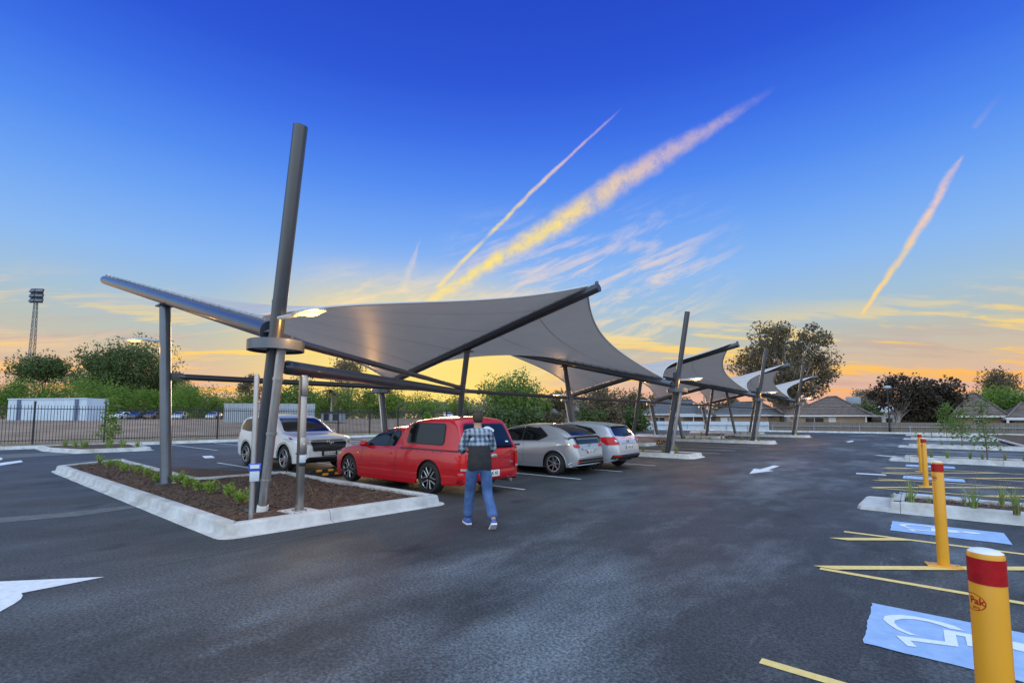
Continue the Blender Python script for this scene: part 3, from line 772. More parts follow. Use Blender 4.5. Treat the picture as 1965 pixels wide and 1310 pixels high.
for i, y in enumerate(MY):
    CUR = i
    t = thing('canopy_frame', ['nearest canopy frame, with the tallest looking leaning mast, grey collar, rising beam and column', 'second canopy frame from the camera, tall leaning mast beside the silver hatchbacks',
        'third canopy frame from the camera, tall leaning mast in front of the big gum tree', 'farthest tall leaning mast with its beam and lit lamp near the brown fence'][i], 'canopy frame', (MX(.15), y, .1), 0, 'tall mast frames of the shade canopy')
    mb = MB(); top = 5.93 if i else 6.08
    mb.tube((MX(.1), y, .1), (MX(top), y, top), .106, .106, 32); base_plate(mb, (MX(.1), y), .106)
    mb.tube((MX(3.28), y, 3.28), (MX(3.30), y, 3.30), .109, .109, 32)
    mb.build('mast', M['steel'], t, world=True)
    collar(t, MX(2.72) + .05, y, 2.72)
    downpipe(t, MX, y, .200, .068)
    a = Vector((MX(2.98) - .24, y, 2.98)); tip = Vector((-20.1, y - .10, 6.08)) if i == 0 else Vector((-18.7, y, 5.6))
    d = (tip - a).normalized(); k = (13.0 - 7.7) / 11.6
    mb = MB(); mb.tube(a, tip, .135, .135, 28)
    # closed end plates with a cleat that pins the beam to the mast
    mb.tube(a - d * .02, a + d * .012, .165, .165, 28); mb.box(a - d * .12 + Vector((0, 0, 0)), (.24, .03, .22)); mb.box(a - d * .12, (.24, .22, .03))
    mb.tube(tip, tip + d * .015, .118, .118, 24)
    mb.build('beam', M['silversteel'], t, world=True)
    rail(t, a + d * .3, tip - d * .1, .175, 24)
    pt = a + d * (((-13.5 if i == 0 else -13.05) - a.x) / d.x); pb = Vector((-12.86 if i == 0 else -12.38, y, .1))
    mb = MB(); mb.tube(pb, pt - Vector((0, 0, .16)), .112, .112, 28); base_plate(mb, pb, .112)
    u = (pt - pb).normalized(); mb.box(pt - Vector((0, 0, .17)), (.42, .30, .03)); mb.box(pt - Vector((0, 0, .14)), (.36, .03, .12))
    mb.build('prop_post', M['silversteel' if i == 0 else 'steel'], t, world=True)
    mb = MB(); mb.box(Vector((MX(3.35) - .15, y - .0, 3.35)), (.12, .06, .24)); mb.build('sail_bracket', M['steel'], t, world=True)
    lamp_head(t, (MX(3.18) + .08, y - .03, 3.14), (.93, .30, 0), power=55 if i == 0 else 90)
    if i == 0: lamp_head(t, (-13.34, y - .04, 3.38), (-.80, -.60, 0), L=.72, arm=.34, power=12)
    beamM.append((a, tip)); frames.append(t)
for i, y in enumerate(NY):
    t = thing('canopy_frame', ['short back mast frame whose beam soars over the red ute to the highest canopy tip', 'second back mast frame, its beam rising over the aisle past the second tall mast',
        'third back mast frame, seen small between the middle masts', 'farthest back mast frame with the last raised canopy tip'][i], 'canopy frame', (NX(.15), y, .1), 0, 'back mast frames of the shade canopy')
    mb = MB(); mb.tube((NX(.1), y, .1), (NX(3.35), y, 3.35), .108, .108, 28); base_plate(mb, (NX(.1), y), .108)
    mb.build('mast', M['steel'], t, world=True)
    collar(t, NX(2.72) - .05, y, 2.72, .41)
    downpipe(t, NX, y, -.20, .068)
    a = Vector((NX(2.98) + .2, y, 2.98)); tip = Vector((-6.85, y, 5.33)); d = (tip - a).normalized()
    mb = MB(); mb.tube(a, tip, .125, .125, 28); mb.tube(tip, tip + d * .02, .128, .128, 28); mb.box(a - d * .1, (.24, .03, .2))
    mb.tube(tip - d * .05 + Vector((0, 0, .1)), tip - d * .05 + Vector((0, 0, .2)), .05, .05, 10)
    mb.build('beam', M['steel'], t, world=True)
    rail(t, a + d * .3, tip - d * .1, .155, 22)
    pt = a + d * ((-12.2 - a.x) / d.x); pb = Vector((-12.85, y, .1))
    mb = MB(); mb.tube(pb, pt - Vector((0, 0, .15)), .10, .10, 28); base_plate(mb, pb, .10); mb.box(pt - Vector((0, 0, .16)), (.4, .28, .03)); mb.box(pt - Vector((0, 0, .13)), (.34, .03, .1))
    mb.build('prop_post', M['steel'], t, world=True)
    lamp_head(t, (NX(3.1) - .1, y - .05, 3.05), (-.97, -.22, 0), power=150)
    beamN.append((a, tip)); frames.append(t)
# sails between consecutive frames
seq = []
for i in range(4): seq += [('M', i), ('N', i)]
def beamline(kind, i):
    """edge of the sail from the aisle side (s=0) to the back (s=1)"""
    a, b = (beamM if kind == 'M' else beamN)[i]
    return (a, b) if kind == 'M' else (b, a)
SL = ['nearest grey fabric sail, sweeping from the first mast up to the highest tip', 'second fabric sail, curving down from the highest tip to the second tall mast', 'third fabric sail, its blue lit top showing beside the second mast',
      'fourth fabric sail, behind the second mast with a curved free edge', 'fifth fabric sail, pale top visible left of the third mast', 'sixth fabric sail in front of the big gum trunk', 'farthest fabric sail, a narrow pale wedge at the last mast']
for k in range(7):
    (k0, i0), (k1, i1) = seq[k], seq[k + 1]
    a0, a1 = beamline(k0, i0); b0, b1 = beamline(k1, i1)
    up = Vector((0, 0, .20)); n = 26; dip = .085
    def Spt(u, s):
        e = dip * 4 * u * (1 - u) * (1.0)
        lo = .035 if True else 0
        ss_ = (lo + e) + (1 - .02 - 2 * e - lo) * s
        A = a0.lerp(a1, ss_); B = b0.lerp(b1, ss_)
        p = A.lerp(B, u) + up
        p.z -= .10 * 4 * u * (1 - u) * 4 * s * (1 - s)
        return p
    mid = Spt(.5, .5); t = thing('shade_sail', SL[k], 'shade sail', (mid.x, mid.y, mid.z), 0, 'fabric sails of the shade canopy')
    mb = MB(); mb.grid([[Spt(i / n, j / n) for j in range(n + 1)] for i in range(n + 1)])
    mb.build('fabric', M['sail'], t, world=True, smooth=80, normals=False)
    for s, nm in ((0, 'edge_hem'), (1, 'edge_hem')):
        mb = MB(); mb.path([Spt(i / n, s) for i in range(n + 1)], .028, 6); mb.build(nm, M['hem'], t, world=True, smooth=80)
    mb = MB()
    for s in (.2, .40, .60, .80):
        rows = []
        for i in range(n + 1):
            p, q = Spt(i / n, s - .0012), Spt(i / n, s + .0012); rows.append([p - Vector((0, 0, .006)), q - Vector((0, 0, .006))])
        mb.grid(rows)
    mb.build('seam', M['seam'], t, world=True, smooth=80, normals=False)
# tie tubes that link the prop posts, and the end bracing
PM = lambda h: -12.38 - .172 * (h - .1)
PN = lambda h: -12.85 + .16 * (h - .1)
def tie(a, b, r, label):
    a, b = Vector(a), Vector(b); d = (b - a).normalized(); t = thing('tie_tube', label, 'tie tube', a, 0, 'steel tie tubes of the shade canopy')
    mb = MB(); mb.tube(a + d * .36, b - d * .36, r, r, 20); mb.tube(a + d * .24, a + d * .36, r * .5, r, 14); mb.tube(b - d * .36, b - d * .24, r, r * .5, 14)
    mb.build('tube', M['steel'], t, world=True)
    for p, s in ((a, 1), (b, -1)):
        mb = MB(); c = p + d * .2 * s; mb.box(c, (.06, .26, .16), rot=d.to_track_quat('Y', 'Z').to_matrix()); mb.build('end_cleat', M['steel'], t, world=True)
posts = []; PM0 = lambda h: PM(h) - .48
for k, i in seq: posts.append(((PM0 if i == 0 else PM) if k == 'M' else PN, (MY if k == 'M' else NY)[i]))
for j in range(7):
    (f0, y0), (f1, y1) = posts[j], posts[j + 1]
    tie((f0(2.56), y0, 2.56), (f1(2.56), y1, 2.56), .072, ['long slim horizontal tube from the left column to the post behind the red ute', 'horizontal tube above the silver hatchbacks joining two prop posts'][j] if j < 2 else '%s horizontal tube along the line of prop posts' % ORD[j])
tie((MX(2.42, 0), MY[0], 2.42), (PN(2.50), NY[0], 2.50), .118, 'thick horizontal tube running from just under the nearest collar to the post behind the ute')
tie((MX(2.86, 0), MY[0], 2.86), (PN(2.66), NY[0], 2.66), .066, 'thin sloping tube just below the nearest sail, ending behind the ute')
tie((PN(2.45), NY[3], 2.45), (MX(2.45, 3), MY[3], 2.45), .085, 'pale far tube bracing the last tall mast')

# ------------------------------------------------------------------ posts in the front bed
t = thing('steel_post', 'slim galvanised round post carrying a small blue lidded box, in front of the nearest mast', 'post', G(482, 993, .16))
mb = MB(); p = G(482, 993, .16); p.z = .1; mb.tube(p, p + Vector((.0, .0, 2.12)), .036, .036, 16); mb.lathe([(.036, 0), (.02, .02), (0, .022)], p + Vector((0, 0, 2.12)), n=14)
mb.build('pole', M['galv'], t, world=True)
f = (Vector((0, 0, H)) - p); f.z = 0; f.normalize(); sd_ = Vector((f.y, -f.x, 0)); rot = Matrix((sd_ * -1, f * -1, Vector((0, 0, 1)))).transposed()
c = p + f * .09 + Vector((0, 0, .79)) - sd_ * .02
mb = MB(); mb.box(c + Vector((0, 0, .0)), (.155, .11, .10), rot=rot, bev=.012); ld = mb.build('box_lid', M['blue_plastic'], t, world=True)
mb = MB(); mb.box(c + f * .058 + Vector((0, 0, .012)), (.115, .004, .052), rot=rot); q = mb.build('paper_label', M['plate'], ld); q.data.transform(Matrix.Translation(-Vector(t.location)))
mb = MB(); mb.box(c - Vector((0, 0, .125)), (.125, .085, .15), rot=rot, bev=.01); mb.build('tub', M['tub'], t, world=True)

p = G(574, 979, .16)
t = thing('power_post', 'square stainless steel service post with switch boxes standing on the kerb', 'post', p)
ang = math.atan2(f.y, f.x) + .35; rz = ang + math.pi / 2
ff = Vector((math.cos(ang), math.sin(ang), 0)); rr = Vector((-ff.y, ff.x, 0))
mb = MB(); mb.box(p + Vector((0, 0, 1.06)), (.10, .10, 2.1), rz=rz, bev=.008); mb.box(p + Vector((0, 0, .012)), (.17, .17, .025), rz=rz)
mb.build('pole', M['stainless'], t, world=True)
mb = MB(); mb.box(p + ff * .0 + rr * -.0 + Vector((0, 0, 1.93)) + ff * .052, (.10, .045, .30), rz=rz, bev=.006); mb.build('upper_box', M['stainless'], t, world=True)
mb = MB(); mb.box(p + ff * .06 + Vector((0, 0, 1.0)), (.11, .05, .26), rz=rz, bev=.006); ub = mb.build('switch_box', M['stainless'], t, world=True)
mb = MB(); mb.tube(p + ff * .085 + Vector((0, 0, 1.03)), p + ff * .095 + Vector((0, 0, 1.03)), .012, .012, 12); q = mb.build('lock', M['white_cap'], ub); q.data.transform(Matrix.Translation(-Vector(t.location)))
mb = MB(); mb.box(p + ff * .055 + Vector((0, 0, .80)), (.095, .06, .13), rz=rz, bev=.02); mb.build('socket_cover', M['tub'], t, world=True)
mb = MB(); mb.box(p + ff * .055 + Vector((0, 0, .715)), (.095, .05, .055), rz=rz, bev=.01); mb.build('socket', M['ink'], t, world=True)
mb = MB(); mb.box(p + Vector((0, 0, -.012)), (.52, .42, .03), rz=.1); tag(mb.build('concrete_pad', M['concrete']), 'flat concrete pad under the square stainless post', 'pad')

# ------------------------------------------------------------------ bollards
def text_mesh(txt, size, m, name, parent, mtx, extrude=.0008, bold=False):
    cu = bpy.data.curves.new(name, 'FONT'); cu.body = txt; cu.size = size; cu.align_x = 'CENTER'; cu.align_y = 'CENTER'; cu.extrude = extrude
    if bold: cu.offset = size * .02
    o = bpy.data.objects.new(name, cu); dg = bpy.context.evaluated_depsgraph_get()
    C.objects.link(o); dg.update(); me = bpy.data.meshes.new_from_object(o.evaluated_get(dg)); C.objects.unlink(o); bpy.data.objects.remove(o); bpy.data.curves.remove(cu)
    me.transform(mtx); me.materials.clear(); me.materials.append(m)
    r = bpy.data.objects.new(name, me); C.objects.link(r); r.parent = parent
    return r
def bollard(loc, label):
    t = thing('bollard', label, 'bollard', loc, 0, 'orange yellow bollards in the hatched zones')
    r = .0515; h = 1.12
    mb = MB(); mb.lathe([(r, .01), (r, h - .012), (r - .003, h - .002)], n=40); mb.build('post', M['yellow'], t)
    mb = MB(); mb.lathe([(r - .003, h - .002), (r - .012, h + .004), (r * .6, h + .0075), (0, h + .009)], n=40); mb.build('cap', M['white_cap'], t)
    mb = MB(); mb.lathe([(r + .0015, h - .108), (r + .0015, h - .020)], n=40); mb.build('reflective_band', M['redtape'], t)
    mb = MB(); mb.box((0, 0, .014), (.30, .15, .018), rz=R(12), bev=.006); bp_ = mb.build('base_plate', M['yellow'], t)
    mb = MB()
    for a in (-1, 1): mb.tube(Matrix.Rotation(R(12), 3, 'Z') @ Vector((.115 * a, 0, .02)), Matrix.Rotation(R(12), 3, 'Z') @ Vector((.115 * a, 0, .038)), .011, .011, 6)
    mb.build('anchor_bolt', M['galv'], bp_)
    # maker's oval sticker, wrapped on the side that faces the aisle
    phi0 = R(-146); st = []
    def wrap(u, v): a = phi0 + u / r; return Vector(((r + .0012) * math.cos(a), (r + .0012) * math.sin(a), h - .175 + v))
    mb = MB()
    for rr_, w in ((1.0, .0022),):
        pts = [(math.cos(2 * math.pi * k / 40), math.sin(2 * math.pi * k / 40)) for k in range(41)]
        mb.grid([[wrap(.040 * x * s, .030 * y * s) for x, y in pts] for s in (1.0, .93)])
    stk = mb.build('sticker', M['redtape'], t, smooth=0, normals=False)
    for txt, size, du, dv in (('Pak', .034, .012, .004), ('2013', .012, .010, -.019)):
        o = text_mesh(txt, size, M['redtape'], 'lettering', stk, Matrix.Identity(4), .0, True)
        for v in o.data.vertices: v.co = wrap(v.co.x + du, v.co.y + dv)
    return t
b1 = bollard((.164, 2.454, 0), 'nearest orange bollard with red band, cut off by the lower right corner')
for loc, lab in (((.14, 7.05, 0), 'second orange bollard, standing on the wide yellow hatch bar before the long grass bed'), ((.08, 14.85, 0), 'third orange bollard, beyond the long kerbed grass bed'), ((.02, 18.75, 0), 'farthest orange bollard, half hidden behind the third one')):
    dup(b1, loc, 0, lab)

# ------------------------------------------------------------------ rubber wheel stops
def wheel_stop(loc, label):
    t = thing('wheel_stop', label, 'wheel stop', loc, 0, 'black and yellow rubber wheel stops')
    mb = MB(); L = .83; rows = []
    for y, sc in ((-L, .35), (-L + .08, 1), (L - .08, 1), (L, .35)):
        rows.append([(-.075, y, .0), (-.06, y, .055 * sc), (-.03, y, .10 * sc), (.03, y, .10 * sc), (.06, y, .055 * sc), (.075, y, 0)])
    mb.grid(rows); mb.face(rows[0]); mb.face(rows[-1]); mb.build('block', M['rubber'], t, smooth=0)
    mb = MB()
    for k in range(4):
        y0 = -.62 + k * .36
        for s in (-1, 1):
            P = [(.0655 * s, y0, .050), (.0655 * s, y0 + .17, .050), (.0345 * s, y0 + .21, .1005), (.0345 * s, y0 + .04, .1005)]
            mb.face([(p[0] + .002 * s, p[1], p[2] + .001) for p in P])
        mb.face([(-.034, y0 + .04, .1025), (.034, y0 + .04, .1025), (.034, y0 + .21, .1025), (-.034, y0 + .21, .1025)])
    mb.build('yellow_stripes', M['wheelstop_yellow'], t, smooth=0)
    return t
fr = [7.3, 9.65, 12.0, 14.3, 16.6, 21.2, 23.6, 28.3, 30.6, 34.7, 37.0, 41.6, 43.9, 47.3, 49.6]
bk = [7.6, 9.9, 14.5, 16.8, 19.1, 21.4, 23.7, 29.3, 31.6, 34.0, 36.3, 42.1, 44.4]
ws0 = wheel_stop((-12.35, fr[0], 0), 'rubber wheel stop under the nose of the red ute')
for i, y in enumerate(fr[1:]): dup(ws0, (-12.3, y, 0), 0, 'black and yellow wheel stop, %s along the front row of bays from the camera' % ORD[i + 1])
for i, y in enumerate(bk): dup(ws0, (-13.25, y, 0), 0, 'black and yellow wheel stop under the white family car' if i == 0 else 'black and yellow wheel stop, %s along the back row of bays from the camera' % ORD[i])
# ------------------------------------------------------------------ vehicles (local x: 0 at the nose, + towards the tail; y across; z up)
def pchip(keys):
    xs = [k[0] for k in keys]; ys = [k[1] for k in keys]; n = len(xs)
    d = [(ys[i + 1] - ys[i]) / (xs[i + 1] - xs[i]) for i in range(n - 1)]
    m = [d[0]] + [0 if d[i - 1] * d[i] <= 0 else 2 * d[i - 1] * d[i] / (d[i - 1] + d[i]) for i in range(1, n - 1)] + [d[-1]]
    def f(x):
        if x <= xs[0]: return ys[0]
        if x >= xs[-1]: return ys[-1]
        i = 0
        while x > xs[i + 1]: i += 1
        h = xs[i + 1] - xs[i]; t = (x - xs[i]) / h
        return (1 + 2 * t) * (1 - t) ** 2 * ys[i] + t * (1 - t) ** 2 * h * m[i] + t * t * (3 - 2 * t) * ys[i + 1] + t * t * (t - 1) * h * m[i + 1]
    return f
def shell(spec, xa, xb, part='all'):
    """lofted half sections mirrored about the centre line"""
    top, belt, bot = pchip(spec['top']), pchip(spec['belt']), pchip(spec['bot'])
    plan = pchip(spec['plan']); tum = spec['tumble']; W2 = spec['W'] / 2
    N = int((xb - xa) / .035); xs = [xa + (xb - xa) * i / N for i in range(N + 1)]
    for e in (xa, xb):
        if abs(e - spec.get('x0', 0)) < 1e-6 or abs(e - spec['L']) < 1e-6:
            xs += [e + (.006 if e == xa else -.006), e + (.018 if e == xa else -.018)]
    for xw in spec['wheels']:                      # dense stations round the arch edges
        for s in (-1, 1):
            for q in (.999, .985, .96, .92): xs.append(xw + s * spec['arch'] * q)
    xs = sorted(x for x in set(xs) if xa - 1e-9 <= x <= xb + 1e-9)
    secs = []
    for x in xs:
        w = W2 * plan(x); tp = top(x); bl = min(belt(x), tp - .018); b = bot(x)
        for xw in spec['wheels']:
            if abs(x - xw) < spec['arch']:
                b = max(b, spec['wr'] + math.sqrt(max(0, spec['arch'] ** 2 - (x - xw) ** 2)))
        b = min(b, bl - .03)
        pts = []
        b0 = bot(x)
        for z_ in [b + (bl - b) * q for q in (0, .05, .14, .28, .42, .56, .70, .82, .92, .97)]:
            q = max(0, min(1, (z_ - b0) / max(.05, bl - b0)))
            yf = pchip(spec.get('side', [(0, .955), (.08, .978), (.2, .985), (.45, 1.0), (.72, .992), (.88, .972), (1, .945)]))(q)
            pts.append((w * yf, z_))
        yb = w * .94; h = tp - bl
        pts.append((yb, bl))
        t_ = tum(x) if callable(tum) else tum
        rc = min(spec.get('rc', .13), h * .62); ys = yb - .004 - t_ * max(0, h - rc)
        for q in (.25, .55, .85, 1.0): pts.append((yb - .004 + (ys - yb + .004) * q, bl + (h - rc) * q))
        cw = min(rc * 1.7, ys * .6); crown = min(.035, h * .3)
        for a in (20, 42, 65, 90):
            pts.append((ys - cw * (1 - math.cos(R(a))), tp - rc + (rc - crown) * math.sin(R(a))))
        for q in (.7, .35, 0): pts.append(((ys - cw) * q, tp - crown * q * q))
        secs.append([(x, p[0], p[1]) for p in pts])
    mb = MB(); full = [[(x, -y, z) for x, y, z in s] + [(x, y, z) for x, y, z in s[::-1][1:]] for s in secs]
    V = [[mb.bm.verts.new(p) for p in r] for r in full]
    for i in range(len(V) - 1):
        for j in range(len(V[0]) - 1): mb._f([V[i][j], V[i][j + 1], V[i + 1][j + 1], V[i + 1][j]])
    for r_, rev in ((V[0], True), (V[-1], False)):     # close nose and tail in strips
        m = len(r_); 
        for j in range(m // 2):
            q = [r_[j], r_[j + 1], r_[m - 2 - j], r_[m - 1 - j]]
            q = [v for k_, v in enumerate(q) if v not in q[:k_]]
            if len(q) > 2: mb._f(q if rev else q[::-1])
    bmesh.ops.recalc_face_normals(mb.bm, faces=mb.bm.faces)
    return mb
def span(poly, u):
    vs = []
    for i in range(len(poly)):
        (a, b), (c, d) = poly[i - 1], poly[i]
        if (a <= u <= c) or (c <= u <= a):
            if abs(a - c) < 1e-9: vs += [b, d]
            else: vs.append(b + (d - b) * (u - a) / (c - a))
    return (min(vs), max(vs)) if vs else None
def panel(bvh, poly, view, off=.004, nu=22, nv=6, depth=6.0):
    """lays a patch with the given outline on the body surface, seen from 'view' (side-, side+, front, rear, top, or an angle)"""
    mb = MB(); us = [p[0] for p in poly]; u0, u1 = min(us), max(us)
    us = sorted(set([u0 + (u1 - u0) * i / nu for i in range(nu + 1)] + [p[0] for p in poly])); rows = []
    for u in us:
        s = span(poly, min(max(u, u0 + 1e-6), u1 - 1e-6))
        if not s: continue
        row = []
        for k in range(nv + 1):
            v = s[0] + (s[1] - s[0]) * k / nv
            if view == 'side-': o, d = Vector((u, -depth, v)), Vector((0, 1, 0))
            elif view == 'side+': o, d = Vector((u, depth, v)), Vector((0, -1, 0))
            elif view == 'front': o, d = Vector((-depth, u, v)), Vector((1, 0, 0))
            elif view == 'rear': o, d = Vector((depth * 2, u, v)), Vector((-1, 0, 0))
            elif view == 'top': o, d = Vector((u, v, depth)), Vector((0, 0, -1))
            else:                                           # (pivot, unit vector to the right, ray direction)
                o, d = view[0] + view[1] * u + Vector((0, 0, v)) - view[2] * depth, view[2]
            hit, nrm, _, _ = bvh.ray_cast(o, d)
            if hit is None:
                hit, nrm, _, _ = bvh.find_nearest(o + d * depth)
            if nrm.dot(d) > 0: nrm = -nrm
            row.append(hit + nrm * off)
        rows.append(row)
    mb.grid(rows); return mb
def wheel(parent, x, y, r, w, style, facing):
    """tyre with a rim as its child; facing is the y sign of the outer face"""
    rot = Matrix.Rotation(R(-90 * facing), 3, 'X')
    mb = MB(); k = r * (.76 if style == 'loop' else .70)
    mb.lathe([(k, -.5 * w), (k + .02, -.52 * w), (r - .03, -.5 * w), (r - .008, -.38 * w), (r, -.2 * w), (r, .2 * w), (r - .008, .38 * w), (r - .03, .5 * w), (k + .02, .52 * w), (k, .47 * w)], (x, y, r), rot, 40)
    for g in (-.15, .15): mb.lathe([(r + .0005, g * w - .006), (r + .0005, g * w + .006)], (x, y, r), rot, 40)
    ty = mb.build('wheel', M['rubber'], parent)
    c = Vector((x, y, r))
    P = lambda rad, a, z: c + rot @ Vector((rad * math.cos(a), rad * math.sin(a), z))
    mb = MB(); zf = .40 * w
    mb.lathe([(k + .003, .50 * w), (k - .012, .51 * w), (k - .028, .40 * w), (k - .03, -.1 * w), (0, -.12 * w)], c, rot, 40)    # barrel
    def bar(a0, a1, r0, r1, w0, w1, z0, z1):
        q = []
        for (rad, a, hw, z) in ((r0, a0, w0, z0), (r1, a1, w1, z1)):
            t = Vector((-math.sin(a), math.cos(a), 0)); b = Vector((rad * math.cos(a), rad * math.sin(a), z))
            q.append([c + rot @ (b + t * s * hw + Vector((0, 0, dz))) for s, dz in ((-1, -.03), (-.8, 0), (.8, 0), (1, -.03))])
        mb.grid(q)
    m = M['rim_silver']
    mats = [M['rim_black'], m]
    if style == 'seven':
        mb.mi = 1; mb.lathe([(k + .004, .502 * w), (k - .004, .52 * w), (k - .022, .50 * w), (k - .026, .42 * w)], c, rot, 40)
        for i in range(7): a = 2 * math.pi * i / 7; bar(a, a, .03, k - .02, .022, .016, zf - .01, zf + .012)
        mb.lathe([(.042, zf - .02), (.036, zf + .004), (0, zf + .008)], c, rot, 16)
    elif style == 'twin':
        mb.mi = 1; mb.lathe([(k + .004, .502 * w), (k - .004, .52 * w), (k - .018, .50 * w), (k - .02, .42 * w)], c, rot, 40)
        for i in range(5):
            for s in (-1, 1): a = 2 * math.pi * i / 5 + .3; bar(a + s * .20, a + s * .17, .055, k - .012, .016, .020, zf - .012, zf + .010)
        mb.lathe([(.075, zf - .03), (.068, zf - .005), (.03, zf + .004), (0, zf + .004)], c, rot, 20)
    elif style == 'loop':                                      # black face with five bright rounded loops
        mb.mi = 0
        for i in range(5): a = 2 * math.pi * i / 5 + R(90) + R(36); bar(a, a, .02, k - .01, .03, .05, zf - .01, zf)
        mb.lathe([(.05, zf - .02), (.045, zf + .004), (0, zf + .004)], c, rot, 16); mb.mi = 1
        for i in range(5):
            a = 2 * math.pi * i / 5 + R(90); pts = []
            for (rr_, da) in ((.20, 0), (.26, -.14), (.38, -.25), (.56, -.34), (.76, -.40), (.89, -.38), (.94, -.24), (.955, 0), (.94, .24), (.89, .38), (.76, .40), (.56, .34), (.38, .25), (.26, .14)):
                pts.append(P(rr_ * k, a + da, zf + .006))
            mb.path(pts, .0115, 6, closed=True)
    mb.build('rim', mats, ty, smooth=40)
    return ty
def car(name, label, spec, paint_m, loc, rz, style):
    t = thing(name, label, spec['cat'], loc, rz)
    mb = shell(spec, 0, spec['L']); bvh = BVHTree.FromBMesh(mb.bm)
    body = mb.build('body', paint_m, t, smooth=50, merge=.0004)
    W2 = spec['W'] / 2; r = spec['wr']; w = spec.get('ww', .215)
    # dark floor and wheel housings
    mb = MB(); mb.box((spec['L'] / 2, 0, .34), (spec['L'] - .55, spec['W'] * .72, .24))
    for xw in spec['wheels']:
        rot = Matrix.Rotation(R(90), 3, 'X'); mb.lathe([(0, -W2 + .07), (spec['arch'] + .012, -W2 + .07), (spec['arch'] + .012, W2 - .07), (0, W2 - .07)], (xw, 0, r), rot, 32)
    for v in mb.bm.verts: v.co.z = max(v.co.z, .235)
    mb.build('underbody', M['black'], t, smooth=40)
    for xw in spec['wheels']:
        for s in (-1, 1): wheel(t, xw, s * (W2 - w / 2 - .012), r, w, style, s)
    return t, bvh, body
def put(t, name, bvh, poly, view, m, off=.004, parent=None, nu=22, nv=6, thick=0):
    mb = panel(bvh, poly, view, off, nu, nv)
    return mb.build(name, m, parent or t, smooth=60, normals=False, merge=.0003)
def both(t, name, bvh, poly, m, off=.004, **k):
    for v in ('side-', 'side+'): put(t, name, bvh, poly, v, m, off, **k)
def mirror(poly): return [(-u, v) for u, v in poly]
def grow(poly, d):
    cx = sum(p[0] for p in poly) / len(poly); 
    pts = [(p.x, p.y) for p in offset(poly, d)]
    return pts
def rounded(poly, r, k=4):
    return roundpoly(poly, r, k)
def mirror_door(t, bvh, x, z, m, W2, s, y0=None):
    mb = MB(); y = (y0 or W2 * .93)
    mb.box((x, s * (y + .02), z - .02), (.05, .12, .04), bev=.01)
    rows = []
    for q, sc in ((0, .45), (.12, .85), (.5, 1), (.88, .9), (1, .5)):
        c = Vector((x + .02, s * (y + .03 + .19 * q), z + .035)); rows.append([c + Vector((.075 * sc * math.cos(a), 0, .068 * sc * math.sin(a))) for a in [2 * math.pi * k / 14 for k in range(15)]])
    mb.grid(rows); mb.face(rows[0][:-1]); mb.face(rows[-1][:-1])
    return mb.build('wing_mirror', m, t, smooth=50, merge=.0004)
def plate(t, txt, c, rot, size=(.372, .134), ink=None):
    mb = MB(); mb.box((0, 0, 0), (size[0], size[1], .008), bev=.002); mtx = Matrix.Translation(Vector(c)) @ rot.to_4x4()
    mb.bm.transform(mtx); p = mb.build('number_plate', M['plate'], t)
    if txt: text_mesh(txt, size[1] * .78, ink or M['ink'], 'plate_text', p, mtx @ Matrix.Translation((0, 0, .0055)), .0004, True)
    return p
FRONT = Matrix(((0, 0, -1), (-1, 0, 0), (0, 1, 0)))      # local plate axes when it faces -x
REAR = Matrix(((0, 0, 1), (1, 0, 0), (0, 1, 0)))

# ---- red ute with a hard canopy
ute = dict(cat='ute', L=5.04, W=1.88, wheels=(.95, 4.02), wr=.335, arch=.385, ww=.235, tumble=.30, rc=.12,
    top=[(0, .60), (.05, .70), (.25, .79), (.8, .90), (1.35, .985), (1.62, 1.07), (1.95, 1.25), (2.3, 1.37), (2.6, 1.415), (2.9, 1.41), (2.97, 1.38), (3.03, 1.26), (3.08, 1.00), (3.2, .985), (4.7, .965), (5.0, .95), (5.04, .93)],
    belt=[(0, .55), (.25, .70), (.8, .82), (1.4, .90), (2.2, .925), (3.0, .935), (3.2, .95), (5.04, .93)],
    bot=[(0, .22), (.1, .17), (.6, .15), (1.4, .165), (2.4, .175), (3.4, .18), (4.5, .21), (4.95, .25), (5.04, .30)],
    plan=[(0, .60), (.06, .74), (.18, .86), (.4, .95), (.75, 1.0), (3.0, 1.0), (4.3, .985), (4.8, .95), (4.98, .90), (5.04, .84)])
uloc = Vector((-11.97, 7.62, 0))
t, bvh, body = car('parked_ute', 'shiny red ute with a hard canopy over its tray, parked under the nearest sail', ute, M['red'], uloc, 0, 'loop')
can = dict(ute); can.update(x0=2.97, top=[(2.97, 1.02), (3.0, 1.25), (3.05, 1.42), (3.16, 1.515), (3.45, 1.585), (4.0, 1.625), (4.45, 1.625), (4.62, 1.60), (4.72, 1.53), (4.83, 1.30), (4.98, 1.0), (5.0, .99)],
    belt=[(2.9, .965), (5.0, .955)], bot=[(2.9, .945), (5.0, .935)], L=5.0, W=1.87, tumble=.20, rc=.11, wheels=(-9, -8), side=[(0, .965), (1, .955)],
    plan=[(2.97, .95), (3.03, .98), (3.2, .985), (4.5, .985), (4.8, .965), (4.95, .94), (5.0, .92)])
cm = shell(can, 2.97, 5.0); cbv = BVHTree.FromBMesh(cm.bm); canopy = cm.build('tray_canopy', M['red'], t, smooth=44, merge=.0004)
both(t, 'canopy_seam', bvh, [(3.02, .915), (5.0, .90), (5.0, .925), (3.02, .94)], M['trim'], .012)
win = rounded([(3.20, 1.06), (4.40, 1.045), (4.38, 1.45), (3.38, 1.465), (3.27, 1.43)], .07)
for v in ('side-', 'side+'):
    put(t, 'canopy_window_frame', cbv, grow(win, -.03), v, M['trim'], .004, parent=canopy); put(t, 'canopy_window', cbv, win, v, M['glass'], .010, parent=canopy)
